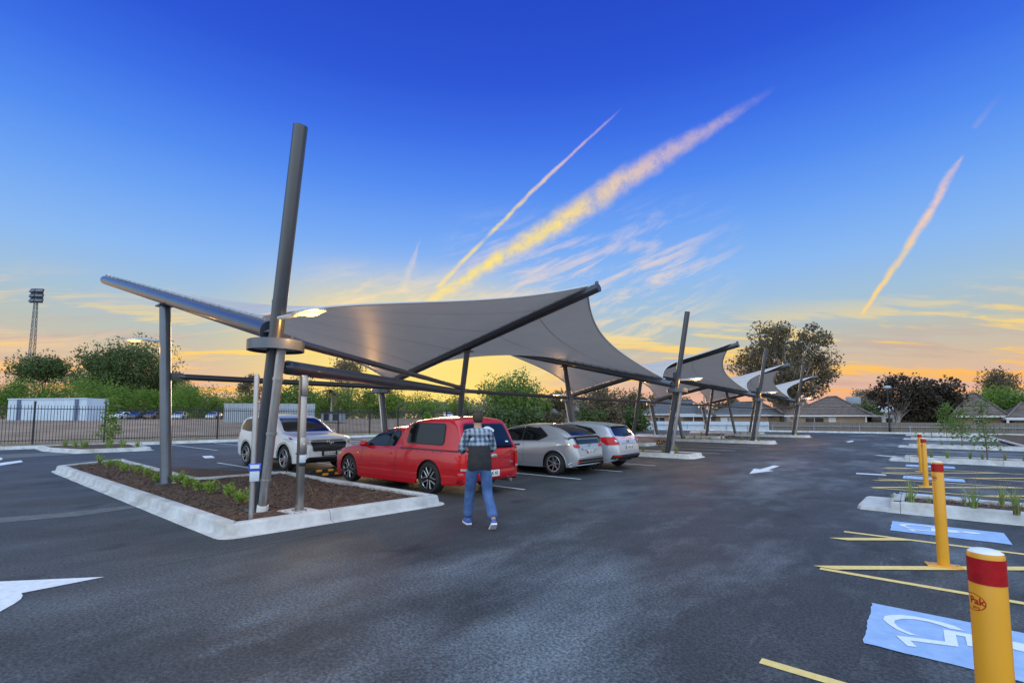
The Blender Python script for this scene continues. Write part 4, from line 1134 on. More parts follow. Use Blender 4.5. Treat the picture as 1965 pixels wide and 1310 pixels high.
rw = rounded([(-.70, 1.00), (.70, 1.00), (.60, 1.44), (-.60, 1.44)], .08)
put(t, 'rear_window_frame', cbv, grow(rw, -.035), 'rear', M['trim'], .004, parent=canopy); rwin = put(t, 'rear_window', cbv, rw, 'rear', M['glass'], .010, parent=canopy)
band = []
for sgn, rr_ in ((1, .26), (-1, .19)):
    band += [(.05 + rr_ * math.cos(R(a)) * 1.0, 1.16 + rr_ * math.sin(R(a)) * .95) for a in (range(40, 141, 10) if sgn > 0 else range(140, 39, -10))]
put(t, 'window_decal', cbv, band, 'rear', M['plate'], .014, parent=canopy, nv=3)
put(t, 'window_decal', cbv, [(.50, 1.055), (.60, 1.055), (.60, 1.085), (.50, 1.085)], 'rear', M['plate'], .014, parent=canopy, nv=2, nu=4)
mb = MB(); mb.box((4.99, 0, .972), (.02, 1.36, .05)); mb.build('canopy_rear_rail', M['trim'], canopy)
# cab glass
wdw = rounded([(1.62, .945), (2.50, .955), (2.60, 1.325), (2.28, 1.31), (2.0, 1.19), (1.72, 1.02)], .035)
qtr = rounded([(2.60, .958), (2.78, .965), (2.90, 1.22), (2.84, 1.315), (2.69, 1.328)], .03)
allw = rounded([(1.56, .93), (2.80, .95), (2.935, 1.23), (2.86, 1.335), (2.28, 1.335), (1.98, 1.212), (1.68, 1.03)], .04)
both(t, 'window_surround', bvh, allw, M['trim'], .004); both(t, 'side_window', bvh, wdw, M['glass'], .009); both(t, 'quarter_window', bvh, qtr, M['glass'], .009)
put(t, 'windscreen', bvh, rounded([(-.70, 1.02), (.70, 1.02), (.56, 1.33), (-.56, 1.33)], .06), 'front', M['glass'], .006)
# seams, trims and rub strips
both(t, 'rub_strip', bvh, [(1.42, .515), (2.86, .525), (2.86, .545), (1.42, .535)], M['red'], .014, nu=30, nv=3)
both(t, 'rub_strip', bvh, [(2.90, .526), (3.55, .530), (3.55, .550), (2.90, .546)], M['red'], .014, nu=20, nv=3)
both(t, 'rub_strip', bvh, [(4.45, .535), (4.9, .535), (4.9, .553), (4.45, .553)], M['red'], .014, nu=14, nv=3)
both(t, 'door_seam', bvh, [(2.855, .30), (2.865, .30), (2.905, .95), (2.895, .95)], M['ink'], .003, nu=6, nv=16)
both(t, 'door_seam', bvh, [(1.42, .30), (1.43, .30), (1.55, .90), (1.54, .90)], M['ink'], .003, nu=6, nv=16)
both(t, 'side_skirt', bvh, [(1.36, .175), (3.60, .185), (3.60, .27), (1.36, .255)], M['red'], .022, nu=40, nv=4)
both(t, 'side_skirt', bvh, [(4.42, .22), (4.95, .25), (4.95, .33), (4.42, .30)], M['red'], .018, nu=14, nv=4)
for s in ('side-', 'side+'):
    for k in range(6): put(t, 'tie_down_stud', bvh, [(3.12 + .25 * k, .868), (3.145 + .25 * k, .868), (3.145 + .25 * k, .886), (3.12 + .25 * k, .886)], s, M['ink'], .006, nu=3, nv=2)
both(t, 'door_handle', bvh, rounded([(2.5, .775), (2.72, .78), (2.72, .81), (2.5, .805)], .012), M['red'], .018)
both(t, 'indicator', bvh, rounded([(1.33, .735), (1.40, .74), (1.40, .765), (1.33, .76)], .01), M['clear'], .008, nu=5, nv=2)
both(t, 'headlight', bvh, [(.16, .60), (.46, .66), (.60, .74), (.30, .715), (.16, .67)], M['clear'], .006)
put(t, 'grille', bvh, rounded([(-.42, .50), (.42, .50), (.48, .60), (-.48, .60)], .04), 'front', M['trim'], .006)
put(t, 'lower_intake', bvh, rounded([(-.62, .27), (.62, .27), (.58, .40), (-.58, .40)], .04), 'front', M['trim'], .006)
for s in (-1, 1): mirror_door(t, bvh, 1.70, .945, M['red'], .94, s)
# tail
for s in (-1, 1):
    P_ = [(s * .86, .52), (s * .70, .52), (s * .70, .83), (s * .82, .86), (s * .88, .80)]
    put(t, 'tail_light', bvh, P_, 'rear', M['tail'], .012); put(t, 'reversing_light', bvh, [(s * .86, .535), (s * .71, .535), (s * .71, .575), (s * .86, .575)], 'rear', M['clear'], .016)
both(t, 'tail_light_side', bvh, [(4.84, .56), (4.96, .56), (4.98, .84), (4.86, .86)], M['tail'], .008)
put(t, 'tailgate_seam', bvh, [(-.67, .52), (.67, .52), (.67, .532), (-.67, .532)], 'rear', M['ink'], .004)
put(t, 'tailgate_crease', bvh, [(-.62, .74), (.62, .74), (.62, .765), (-.62, .765)], 'rear', M['red'], .016)
mb = MB(); rows = []
for y in [-.93 + 1.86 * i / 24 for i in range(25)]:
    q = abs(y) / .93; x = 5.075 - .16 * q ** 5
    rows.append([(x - .06, y, .50), (x, y, .485), (x + .012, y, .44), (x - .005, y, .37), (x - .03, y, .30), (x - .09, y, .285)])
mb.grid(rows); mb.build('rear_bumper', M['red'], t, smooth=60)
badge = MB(); badge.lathe([(.0, .006), (.04, .006), (.05, .002), (.05, -.01)], (0, 0, 0), None, 20)
for v in badge.bm.verts: v.co.x *= 1.9
badge.bm.transform(Matrix.Translation((5.045, .02, .79)) @ REAR.to_4x4()); badge.build('badge', M['rim_silver'], t)
text_mesh('XR6', .06, M['rim_silver'], 'badge_lettering', t, Matrix.Translation((5.05, .56, .64)) @ REAR.to_4x4(), .003, True)
plate(t, 'AK 41', (5.085, -.04, .435), REAR)
mb = MB(); mb.tube((4.7, .55, .26), (5.06, .55, .25), .038, .038, 14); mb.build('exhaust', M['galv'], t)

# ---- white family car, nose towards the ute
suv = dict(cat='car', L=4.86, W=1.93, wheels=(.96, 3.75), wr=.375, arch=.44, ww=.24, tumble=lambda x: .20, rc=.15,
    top=[(0, .74), (.04, .86), (.18, .985), (.6, 1.06), (1.12, 1.12), (1.35, 1.19), (1.75, 1.44), (2.12, 1.62), (2.5, 1.70), (3.1, 1.725), (3.9, 1.70), (4.3, 1.65), (4.52, 1.58), (4.66, 1.36), (4.76, 1.08), (4.84, .92), (4.86, .80)],
    belt=[(0, .70), (.18, .90), (.7, .98), (1.3, 1.045), (3.2, 1.09), (4.3, 1.13), (4.86, 1.05)],
    bot=[(0, .36), (.06, .27), (.5, .235), (1.5, .26), (3.2, .27), (4.4, .30), (4.8, .36), (4.86, .42)],
    plan=[(0, .66), (.05, .77), (.15, .87), (.35, .95), (.7, .995), (1.2, 1.0), (3.8, 1.0), (4.4, .965), (4.7, .90), (4.86, .80)])
t, bvh, body = car('parked_car', 'white family four wheel drive with dark windows, facing the red ute behind the leaning mast', suv, M['white'], (-13.80, 7.72, 0), math.pi, 'twin')
allw = rounded([(1.55, 1.10), (3.7, 1.14), (4.38, 1.20), (4.42, 1.30), (4.12, 1.545), (3.2, 1.60), (2.4, 1.575), (1.98, 1.40)], .05)
both(t, 'window_surround', bvh, allw, M['trim'], .003)
for P_ in ([(1.72, 1.125), (2.58, 1.14), (2.60, 1.555), (2.42, 1.55), (2.04, 1.39)], [(2.68, 1.14), (3.5, 1.155), (3.46, 1.575), (2.70, 1.575)], [(3.58, 1.16), (4.30, 1.21), (4.33, 1.29), (4.08, 1.52), (3.60, 1.57)]):
    both(t, 'side_window', bvh, rounded(P_, .04), M['glass'], .008)
put(t, 'windscreen', bvh, rounded([(-.76, 1.155), (.76, 1.155), (.62, 1.585), (-.62, 1.585)], .07), 'front', M['glass'], .006)
put(t, 'rear_window', bvh, rounded([(-.66, 1.18), (.66, 1.18), (.56, 1.5), (-.56, 1.5)], .07), 'rear', M['glass'], .006)
grl = rounded([(-.50, .60), (.50, .60), (.58, .84), (.50, .90), (-.50, .90), (-.58, .84)], .04)
put(t, 'grille_surround', bvh, grow(grl, -.022), 'front', M['rim_silver'], .006); gp = put(t, 'grille', bvh, grl, 'front', M['trim'], .012)
for k in range(5): put(t, 'grille_bar', bvh, [(-.54, .635 + .045 * k), (.54, .635 + .045 * k), (.54, .650 + .045 * k), (-.54, .650 + .045 * k)], 'front', M['rim_black'], .024, parent=gp)
put(t, 'chrome_bar', bvh, [(-.55, .858), (-.14, .850), (.14, .850), (.55, .858), (.55, .888), (.14, .885), (-.14, .885), (-.55, .888)], 'front', M['rim_silver'], .022)
em = MB()
for rx, rz_, cz, n in ((.105, .072, 0, 24), (.034, .070, 0, 18), (.074, .028, .026, 20)):
    em.path([(0.0, rx * math.cos(2 * math.pi * k / n), cz + rz_ * math.sin(2 * math.pi * k / n)) for k in range(n)], .009, 6, closed=True)
em.bm.transform(Matrix.Translation((-.035, 0, .865))); em.build('emblem', M['chrome'], t)
for s in (-1, 1):
    put(t, 'headlight', bvh, [(s * .62, .80), (s * .80, .79), (s * .93, .87), (s * .95, .97), (s * .80, .93), (s * .62, .885)], 'front', M['clear'], .010)
    put(t, 'bumper_corner_slot', bvh, [(s * .78, .52), (s * .90, .52), (s * .90, .56), (s * .78, .56)], 'front', M['trim'], .008)
both(t, 'headlight_tip', bvh, [(.22, .86), (.55, .94), (.74, 1.0), (.45, .97), (.22, .93)], M['clear'], .008)
both(t, 'indicator', bvh, [(.50, .925), (.66, .945), (.78, 1.01), (.60, .99)], M['tail'], .013)
put(t, 'lower_intake', bvh, rounded([(-.78, .28), (.78, .28), (.66, .43), (-.66, .43)], .05), 'front', M['trim'], .012)
plate(t, 'CC 64 GG', (-.045, 0, .525), FRONT, (.372, .107)); mb = MB(); mb.box((-.03, 0, .525), (.02, .50, .15)); mb.build('plate_backing', M['trim'], t)
for xw in suv['wheels']:
    for s in (-1, 1):
        mb = MB(); rows = []
        for k in range(25):
            a = R(-14 + 208 * k / 24); row = []
            for rad in (.435, .485):
                x, z = xw + rad * math.cos(a), suv['wr'] + rad * math.sin(a)
                hit = bvh.ray_cast(Vector((x, s * 5, z)), Vector((0, -s, 0)))[0]
                if hit is None: hit = Vector((x, s * .93, z))
                row.append((x, s * min(.975, max(abs(hit.y) + .010, .90)), z))
            rows.append(row)
        mb.grid(rows); mb.build('arch_trim', M['fence'], t, smooth=60)
both(t, 'sill_trim', bvh, [(1.36, .275), (3.34, .285), (3.34, .37), (1.36, .36)], M['trim'], .012)
both(t, 'door_handle', bvh, rounded([(2.36, .985), (2.56, .988), (2.56, 1.02), (2.36, 1.017)], .012), M['white'], .022)
both(t, 'door_handle', bvh, rounded([(3.36, 1.00), (3.56, 1.003), (3.56, 1.035), (3.36, 1.032)], .012), M['white'], .022)
both(t, 'door_seam', bvh, [(2.62, .40), (2.63, .40), (2.645, 1.08), (2.635, 1.08)], M['ink'], .003, nu=6, nv=16)
both(t, 'tail_light', bvh, [(4.50, .92), (4.76, .90), (4.80, 1.02), (4.52, 1.06)], M['tail'], .006)
for s in (-1, 1): mirror_door(t, bvh, 1.66, 1.11, M['white'], .965, s)
put(t, 'bonnet_edge', bvh, [(-.66, .925), (.66, .925), (.66, .935), (-.66, .935)], 'front', M['ink'], .004)

# ---- silver three door hatchback
civ = dict(cat='car', L=4.27, W=1.78, wheels=(.93, 3.565), wr=.318, arch=.365, ww=.225, tumble=.34, rc=.14,
    top=[(0, .58), (.05, .68), (.3, .80), (.75, .93), (1.0, 1.01), (1.5, 1.24), (2.0, 1.39), (2.5, 1.44), (3.0, 1.425), (3.45, 1.36), (3.8, 1.25), (4.03, 1.115), (4.10, 1.055), (4.16, .93), (4.23, .72), (4.27, .55)],
    belt=[(0, .55), (.3, .72), (1.0, .86), (2.2, .915), (3.2, .96), (3.8, .99), (4.27, .96)],
    bot=[(0, .28), (.08, .21), (.6, .19), (2.0, .20), (3.2, .205), (4.0, .235), (4.2, .29), (4.27, .36)],
    plan=[(0, .62), (.06, .76), (.2, .88), (.45, .965), (.8, 1.0), (3.5, 1.0), (3.9, .955), (4.12, .88), (4.22, .80), (4.27, .72)])
t, bvh, body = car('parked_car', 'silver three door hatchback with a dark rear spoiler, parked beside the red ute', civ, M['silver'], (-11.42, 12.0, 0), 0, 'seven')
both(t, 'window_surround', bvh, rounded([(1.12, .90), (3.02, .945), (3.30, 1.06), (3.33, 1.10), (3.02, 1.32), (2.4, 1.375), (1.95, 1.33), (1.45, 1.12)], .04), M['trim'], .003)
both(t, 'side_window', bvh, rounded([(1.22, .91), (2.36, .938), (2.40, 1.35), (1.97, 1.305), (1.48, 1.105)], .03), M['glass'], .008)
both(t, 'quarter_window', bvh, rounded([(2.44, .945), (2.98, .96), (3.24, 1.065), (3.26, 1.10), (2.99, 1.295), (2.46, 1.352)], .035), M['glass'], .008)
put(t, 'windscreen', bvh, rounded([(-.66, 1.0), (.66, 1.0), (.54, 1.36), (-.54, 1.36)], .06), 'front', M['glass'], .006)
put(t, 'rear_window', bvh, rounded([(-.63, 1.10), (.63, 1.10), (.50, 1.385), (-.50, 1.385)], .06), 'rear', M['glass'], .006)
put(t, 'lower_rear_window', bvh, rounded([(-.56, .86), (.56, .86), (.58, .985), (-.58, .985)], .03), 'rear', M['glass'], .006)
mb = MB(); rows = []
for y in [-.80 + 1.6 * i / 24 for i in range(25)]:
    q = abs(y) / .80; x = 4.20 - .17 * q ** 4; z = 1.075 - .045 * q ** 5
    rows.append([(x - .20, y, z + .006), (x - .05, y, z + .028), (x, y, z + .012), (x - .01, y, z - .018), (x - .12, y, z - .02)])
mb.grid(rows); mb.build('spoiler', M['silver'], t, smooth=60)
mb = MB(); mb.grid([[(p[0] + .004, p[1], p[2]) for p in (r_[2], (r_[2][0], r_[2][1], r_[2][2] - .02), r_[3])] for r_ in rows]); mb.build('spoiler_lip', M['trim'], t, smooth=60)
mb = MB()
for s in (-1, 1): mb.grid([[(3.98, s * .70, 1.06), (3.98, s * .66, .88)], [(4.17, s * .64, 1.05), (4.215, s * .60, .86)]])
mb.build('spoiler_support', M['trim'], t)
for s in (-1, 1):
    put(t, 'tail_light', bvh, rounded([(s * .52, .755), (s * .74, .77), (s * .76, .86), (s * .52, .845)], .02), 'rear', M['tail'], .010)
    put(t, 'rear_reflector', bvh, [(s * .56, .37), (s * .68, .37), (s * .68, .40), (s * .56, .40)], 'rear', M['tail'], .02)
    view = (Vector((4.0, s * .8, 0)), Vector((.50 * 1, -s * .866, 0)) , Vector((-.866, -s * .50, 0)))
both(t, 'tail_light', bvh, rounded([(3.66, .80), (3.98, .775), (4.06, .86), (3.68, .86)], .02), M['clear'], .008)
put(t, 'chrome_strip', bvh, rounded([(-.42, .70), (.42, .70), (.42, .76), (-.42, .76)], .01), 'rear', M['rim_silver'], .022)
em = MB(); em.path([(0, .055, .045), (0, .045, -.045), (0, -.045, -.045), (0, -.055, .045)], .009, 6, closed=True); em.box((0, 0, 0), (.014, .08, .016)); em.bm.transform(Matrix.Translation((4.225, 0, .80))); em.build('emblem', M['chrome'], t)
plate(t, 'BK 07 XY', (4.255, 0, .63), REAR); 
put(t, 'rear_diffuser', bvh, rounded([(-.60, .30), (.60, .30), (.66, .455), (-.66, .455)], .03), 'rear', M['trim'], .016)
mb = MB(); mb.path([(4.02, -.83, .30), (4.16, -.70, .42), (4.255, -.60, .50), (4.285, 0, .51), (4.255, .60, .50), (4.16, .70, .42), (4.02, .83, .30)], .022, 8); mb.path([(4.05, -.80, .25), (4.2, -.6, .285), (4.27, 0, .29), (4.2, .6, .285), (4.05, .80, .25)], .02, 8); mb.build('bumper_trim', M['silver'], t, smooth=60)
both(t, 'side_skirt', bvh, [(1.32, .20), (3.18, .21), (3.18, .275), (1.32, .265)], M['silver'], .022)
for xw in civ['wheels']:
    for s in (-1, 1):
        mb = MB(); pts = []
        for k in range(21):
            a = R(-5 + 190 * k / 20); x, z = xw + .39 * math.cos(a), civ['wr'] + .39 * math.sin(a); hit = bvh.ray_cast(Vector((x, s * 5, z)), Vector((0, -s, 0)))[0]
            pts.append((x, s * (max(.82, abs(hit.y)) if hit else .87) , z))
        mb.path(pts, .014, 6); mb.build('arch_flare', M['silver'], t, smooth=60)
both(t, 'door_seam', bvh, [(2.46, .28), (2.468, .28), (2.50, .94), (2.492, .94)], M['ink'], .003, nu=6, nv=16)
both(t, 'door_handle', bvh, rounded([(2.12, .775), (2.36, .79), (2.36, .84), (2.16, .83)], .02), M['trim'], .012)
both(t, 'crease', bvh, [(1.3, .545), (3.14, .55), (3.14, .56), (1.3, .555)], M['silver'], .010, nu=30, nv=2)
put(t, 'fuel_flap', bvh, [(3.47 + .075 * math.cos(R(a)), .93 + .07 * math.sin(R(a))) for a in range(0, 360, 20)], 'side-', M['silver'], .006)
for s in (-1, 1): mirror_door(t, bvh, 1.38, .93, M['silver'], .89, s)
both(t, 'headlight', bvh, [(.12, .62), (.5, .70), (.78, .80), (.5, .79), (.14, .68)], M['clear'], .006)

# ---- pale silver five door hatchback
foc = dict(cat='car', L=4.36, W=1.82, wheels=(.88, 3.53), wr=.315, arch=.36, ww=.215, tumble=.32, rc=.14,
    top=[(0, .62), (.05, .72), (.3, .84), (.8, .96), (1.05, 1.03), (1.6, 1.29), (2.1, 1.44), (2.6, 1.48), (3.2, 1.465), (3.7, 1.41), (3.92, 1.365), (4.0, 1.32), (4.12, 1.15), (4.22, .98), (4.30, .86), (4.35, .66), (4.36, .56)],
    belt=[(0, .58), (.3, .74), (1.0, .88), (2.2, .95), (3.4, 1.01), (4.0, 1.03), (4.36, .94)],
    bot=[(0, .28), (.08, .21), (.6, .19), (3.2, .205), (4.0, .25), (4.28, .32), (4.36, .40)],
    plan=[(0, .62), (.06, .76), (.2, .88), (.45, .965), (.8, 1.0), (3.6, 1.0), (4.0, .955), (4.2, .89), (4.31, .81), (4.36, .74)])
t, bvh, body = car('parked_car', 'pale silver five door hatchback with large red tail lights, parked nearest the second mast', foc, M['silver2'], (-11.32, 14.0, 0), 0, 'seven')
both(t, 'window_surround', bvh, rounded([(1.2, .92), (3.4, 1.02), (3.66, 1.12), (3.45, 1.28), (2.7, 1.40), (2.0, 1.37), (1.55, 1.17)], .04), M['trim'], .003)
both(t, 'side_window', bvh, rounded([(1.34, .94), (2.3, .97), (2.34, 1.37), (2.02, 1.345), (1.6, 1.155)], .03), M['glass'], .008)
both(t, 'side_window', bvh, rounded([(2.40, .975), (3.36, 1.035), (3.58, 1.12), (3.42, 1.25), (2.70, 1.375), (2.42, 1.375)], .03), M['glass'], .008)
put(t, 'windscreen', bvh, rounded([(-.66, 1.02), (.66, 1.02), (.54, 1.40), (-.54, 1.40)], .06), 'front', M['glass'], .006)
put(t, 'rear_window', bvh, rounded([(-.62, 1.045), (0, 1.00), (.62, 1.045), (.56, 1.31), (-.56, 1.31)], .06), 'rear', M['glass'], .006)
mb = MB(); rows = []
for y in [-.62 + 1.24 * i / 16 for i in range(17)]:
    q = abs(y) / .62; x = 4.08 - .07 * q ** 3; rows.append([(x - .22, y, 1.395 - .02 * q), (x, y, 1.352 - .02 * q * q), (x - .03, y, 1.328 - .02 * q * q)])
mb.grid(rows); mb.build('roof_spoiler', M['silver2'], t, smooth=60)
for s in (-1, 1):
    put(t, 'tail_light', bvh, [(s * .60, .78), (s * .86, .76), (s * .89, .96), (s * .72, 1.03), (s * .60, .92)], 'rear', M['tail'], .012)
    put(t, 'reversing_light', bvh, [(s * .62, .86), (s * .74, .86), (s * .76, .92), (s * .64, .91)], 'rear', M['clear'], .018)
    put(t, 'rear_reflector', bvh, [(s * .60, .42), (s * .78, .42), (s * .78, .455), (s * .60, .455)], 'rear', M['tail'], .03)
both(t, 'tail_light', bvh, [(3.72, .985), (3.95, .935), (4.12, .82), (4.24, .775), (4.26, .95), (4.08, 1.015)], M['tail'], .008)
put(t, 'rear_bumper_lower', bvh, rounded([(-.82, .34), (.82, .34), (.80, .47), (-.80, .47)], .02), 'rear', M['trim'], .02)
put(t, 'chrome_strip', bvh, [(-.40, .795), (.40, .795), (.40, .825), (-.40, .825)], 'rear', M['rim_silver'], .02)
badge = MB(); badge.lathe([(.0, .006), (.036, .006), (.045, .002), (.045, -.01)], (0, 0, 0), None, 20)
for v in badge.bm.verts: v.co.x *= 1.9
badge.bm.transform(Matrix.Translation((4.32, 0, .875)) @ REAR.to_4x4()); badge.build('badge', M['rim_silver'], t)
plate(t, 'CV 82 LK', (4.365, 0, .68), REAR)
mb = MB(); mb.path([(4.0, -.0, 1.20), (4.17, .02, 1.10), (4.20, .3, 1.075)], .009, 6); mb.box((4.16, 0, 1.06), (.06, .16, .05), bev=.015); mb.build('rear_wiper', M['trim'], t)
mb = MB(); mb.tube((3.6, 0, 1.42), (3.68, 0, 1.52), .009, .004, 6); mb.build('aerial', M['trim'], t)
for s in (-1, 1): mirror_door(t, bvh, 1.45, .95, M['silver2'], .91, s)
both(t, 'door_handle', bvh, rounded([(2.18, .83), (2.36, .835), (2.36, .865), (2.18, .86)], .01), M['silver2'], .02)
both(t, 'door_handle', bvh, rounded([(3.1, .87), (3.28, .875), (3.28, .905), (3.1, .90)], .01), M['silver2'], .02)
# ------------------------------------------------------------------ person walking behind the ute
M['jeans'] = mat('blue_denim', (.034, .085, .225), .85, color2=(.075, .145, .33), vscale=7, bump=.9, bscale=14)
M['skin'] = mat('skin', (.42, .24, .16), .55, var=.05)
M['hair'] = mat('brown_hair', (.035, .022, .016), .6, var=.3, vscale=30)
M['blacktop'] = mat('black_cotton', (.022, .021, .024), .9, var=.3, bump=.9, bscale=12)
M['shoe'] = mat('blue_shoe', (.05, .10, .34), .6, var=.1)
M['sole'] = mat('white_sole', (.72, .73, .75), .6)
def plaid():
    m = bpy.data.materials.new('grey_checked_cloth'); t = nt(m); N = t.nodes; L = t.links.new; b = N['Principled BSDF']
    tc = N.new('ShaderNodeTexCoord'); out = None
    for d in ('X', 'Y', 'Z'):
        w = N.new('ShaderNodeTexWave'); w.wave_type = 'BANDS'; w.bands_direction = d; w.inputs['Scale'].default_value = 4.2; w.inputs['Distortion'].default_value = .5
        L(tc.outputs['Object'], w.inputs[0])
        if out is None: out = w.outputs['Fac']
        else:
            a = N.new('ShaderNodeMath'); a.operation = 'ADD'; L(out, a.inputs[0]); L(w.outputs['Fac'], a.inputs[1]); out = a.outputs[0]
    r = N.new('ShaderNodeValToRGB'); e = r.color_ramp.elements
    a = N.new('ShaderNodeMath'); a.operation = 'MULTIPLY'; a.inputs[1].default_value = .333; L(out, a.inputs[0]); L(a.outputs[0], r.inputs[0])
    e[0].position = .3; e[0].color = (.045, .07, .12, 1); e[1].position = .72; e[1].color = (.34, .40, .48, 1)
    L(r.outputs[0], b.inputs['Base Color']); b.inputs['Roughness'].default_value = .9
    return m
M['plaid'] = plaid()
def skinned(name, verts, edges, radii, m, parent, sub=2, root=0):
    """one continuous surface grown from a skeleton"""
    me = bpy.data.meshes.new(name); me.from_pydata(verts, edges, []); o = bpy.data.objects.new(name, me); C.objects.link(o)
    md = o.modifiers.new('skin', 'SKIN'); md.use_smooth_shade = True
    for i, v in enumerate(me.skin_vertices[0].data):
        r_ = radii[i]; v.radius = r_ if hasattr(r_, '__len__') else (r_, r_)
    me.skin_vertices[0].data[root].use_root = True
    sb = o.modifiers.new('sub', 'SUBSURF'); sb.levels = sub; sb.render_levels = sub
    dg = bpy.context.evaluated_depsgraph_get(); dg.update()
    nm = bpy.data.meshes.new_from_object(o.evaluated_get(dg))
    C.objects.unlink(o); bpy.data.objects.remove(o); bpy.data.meshes.remove(me)
    nm.materials.clear(); nm.materials.append(m)
    for p in nm.polygons: p.use_smooth = True
    r = bpy.data.objects.new(name, nm); C.objects.link(r); r.parent = parent
    return r
# local frame: +y is the walking direction, x to the walker's right, feet on z=0
pt = thing('person', 'person in blue jeans and grey checked shirt walking behind the red ute', 'person', (-5.02, 5.22, 0))
HEAD = math.atan2(.55, -.83) - math.pi / 2       # walking away and to the left
pt.rotation_euler = (0, 0, HEAD); pt.scale = (.98, .98, .98)
# joints
hipL, hipR = (-.10, .02, .90), (.10, .02, .90)
kneL, ankL, kneR, ankR = (-.115, .20, .50), (-.13, .24, .10), (.12, .02, .49), (.135, -.34, .145)
sk_v = [(0, .02, .95), (0, .05, 1.10), (0, .10, 1.27), (0, .145, 1.40), (0, .165, 1.485), (0, .185, 1.56), (0, .20, 1.63), (0, .195, 1.70),
        (-.10, .02, .90), kneL, ankL, (.10, .02, .90), kneR, ankR,
        (-.17, .13, 1.385), (-.25, .15, 1.14), (-.19, .36, 1.10), (.17, .13, 1.385), (.245, .15, 1.13), (.16, .35, 1.12), (-.165, .41, 1.105), (.135, .40, 1.13)]
sk_e = [(0, 1), (1, 2), (2, 3), (3, 4), (4, 5), (5, 6), (6, 7), (0, 8), (8, 9), (9, 10), (0, 11), (11, 12), (12, 13), (3, 14), (14, 15), (15, 16), (16, 20), (3, 17), (17, 18), (18, 19), (19, 21)]
sk_r = [(.11, .09), (.09, .07), (.10, .07), (.075, .06), (.055, .055), (.070, .075), (.082, .098), (.060, .075), .075, .055, .042, .075, .055, .042, .045, .042, .034, .045, .042, .034, .030, .030]
body = skinned('body', sk_v, sk_e, sk_r, M['skin'], pt)
# face: brow, nose and ears worked into the head
bmh = bmesh.new(); bmh.from_mesh(body.data)
hc = Vector((0, .20, 1.63))
for v in bmh.verts:
    d = v.co - hc
    if d.length < .16 and v.co.z > 1.53:
        if abs(d.x) < .022 and d.y > .05 and -.035 < d.z < .02: v.co.y += .022
        if d.y > .05 and abs(abs(d.x) - .034) < .016 and abs(d.z - .012) < .016: v.co.y -= .008
        if abs(d.x) > .066 and abs(d.y) < .03 and abs(d.z) < .035: v.co.x *= 1.16
bmh.to_mesh(body.data); bmh.free()
for s in (-1, 1):
    mb = MB(); mb.lathe([(.0, .011), (.008, .008), (.011, 0), (.008, -.008), (0, -.011)], (s * .033, .285, 1.642), n=10); mb.build('eye', M['ink'], body)
mb = MB(); mb.box((0, .288, 1.585), (.045, .012, .010), bev=.003); mb.build('mouth', M['redtape'], body)
# hands: palm and five bent fingers each, folded in front
for s, w in ((-1, Vector((-.165, .41, 1.105))), (1, Vector((.135, .40, 1.13)))):
    inn = Vector((-s * .7, .7, -.05)).normalized(); upv = Vector((0, 0, 1)); acr = inn.cross(upv)
    hv = [w, w + inn * .05, w + inn * .085]; he = [(0, 1), (1, 2)]; hr = [(.026, .018), (.036, .016), (.034, .014)]
    for k, (o_, l) in enumerate(((.027, .062), (.010, .072), (-.008, .067), (-.025, .052))):
        b = len(hv); base = w + inn * .085 + upv * o_
        hv += [base, base + inn * l * .5, base + inn * l * .8 - acr * l * .35 * s, base + inn * l * .85 - acr * l * .62 * s]; hr += [.0095, .0088, .008, .007]
        he += [(2, b), (b, b + 1), (b + 1, b + 2), (b + 2, b + 3)]
    b = len(hv); th = w + inn * .03 + upv * .030
    hv += [th, th + inn * .025 + upv * .022, th + inn * .052 + upv * .026]; hr += [.011, .010, .0085]; he += [(1, b), (b, b + 1), (b + 1, b + 2)]
    skinned('hand', [tuple(v) for v in hv], he, hr, M['skin'], pt, 1)
# jeans
jv = [(0, .02, .99), (0, .02, .92), hipL, (-.108, .12, .69), kneL, (-.124, .225, .30), (-.13, .245, .085), hipR, (.11, .03, .69), kneR, (.13, -.17, .31), (.135, -.315, .15)]
je = [(0, 1), (1, 2), (2, 3), (3, 4), (4, 5), (5, 6), (1, 7), (7, 8), (8, 9), (9, 10), (10, 11)]
jr = [(.165, .125), (.168, .132), (.112, .118), .098, .083, .080, .083, (.112, .118), .098, .083, .080, .083]
skinned('jeans', jv, je, jr, M['jeans'], pt, 3)
# black top showing below the shirt, then the checked shirt with sleeves
mb = MB(); rows = []
for z, yc, rx, ry in ((.845, .02, .178, .128), (.865, .02, .190, .140), (.95, .022, .192, .142), (1.04, .038, .178, .132), (1.13, .062, .168, .126), (1.24, .098, .160, .118)):
    rows.append([(rx * math.cos(q) * (1 + .025 * math.sin(5 * q + z * 14)), yc + ry * math.sin(q) * (1 + .03 * math.sin(4 * q + z * 20)), z + .012 * math.sin(3 * q)) for q in [2 * math.pi * k / 28 for k in range(29)]])
mb.grid(rows); mb.build('black_top', M['blacktop'], pt, smooth=80, merge=.001)
sv = [(0, .075, 1.13), (0, .10, 1.24), (0, .125, 1.34), (0, .15, 1.405), (0, .17, 1.45), (-.17, .13, 1.385), (-.255, .15, 1.15), (-.205, .34, 1.10), (.17, .13, 1.385), (.25, .15, 1.14), (.175, .335, 1.12)]
se = [(0, 1), (1, 2), (2, 3), (3, 4), (3, 5), (5, 6), (6, 7), (3, 8), (8, 9), (9, 10)]
sr = [(.192, .150), (.190, .142), (.175, .128), (.13, .10), (.078, .075), .080, .068, .056, .080, .068, .056]
skinned('checked_shirt', sv, se, sr, M['plaid'], pt, 3)
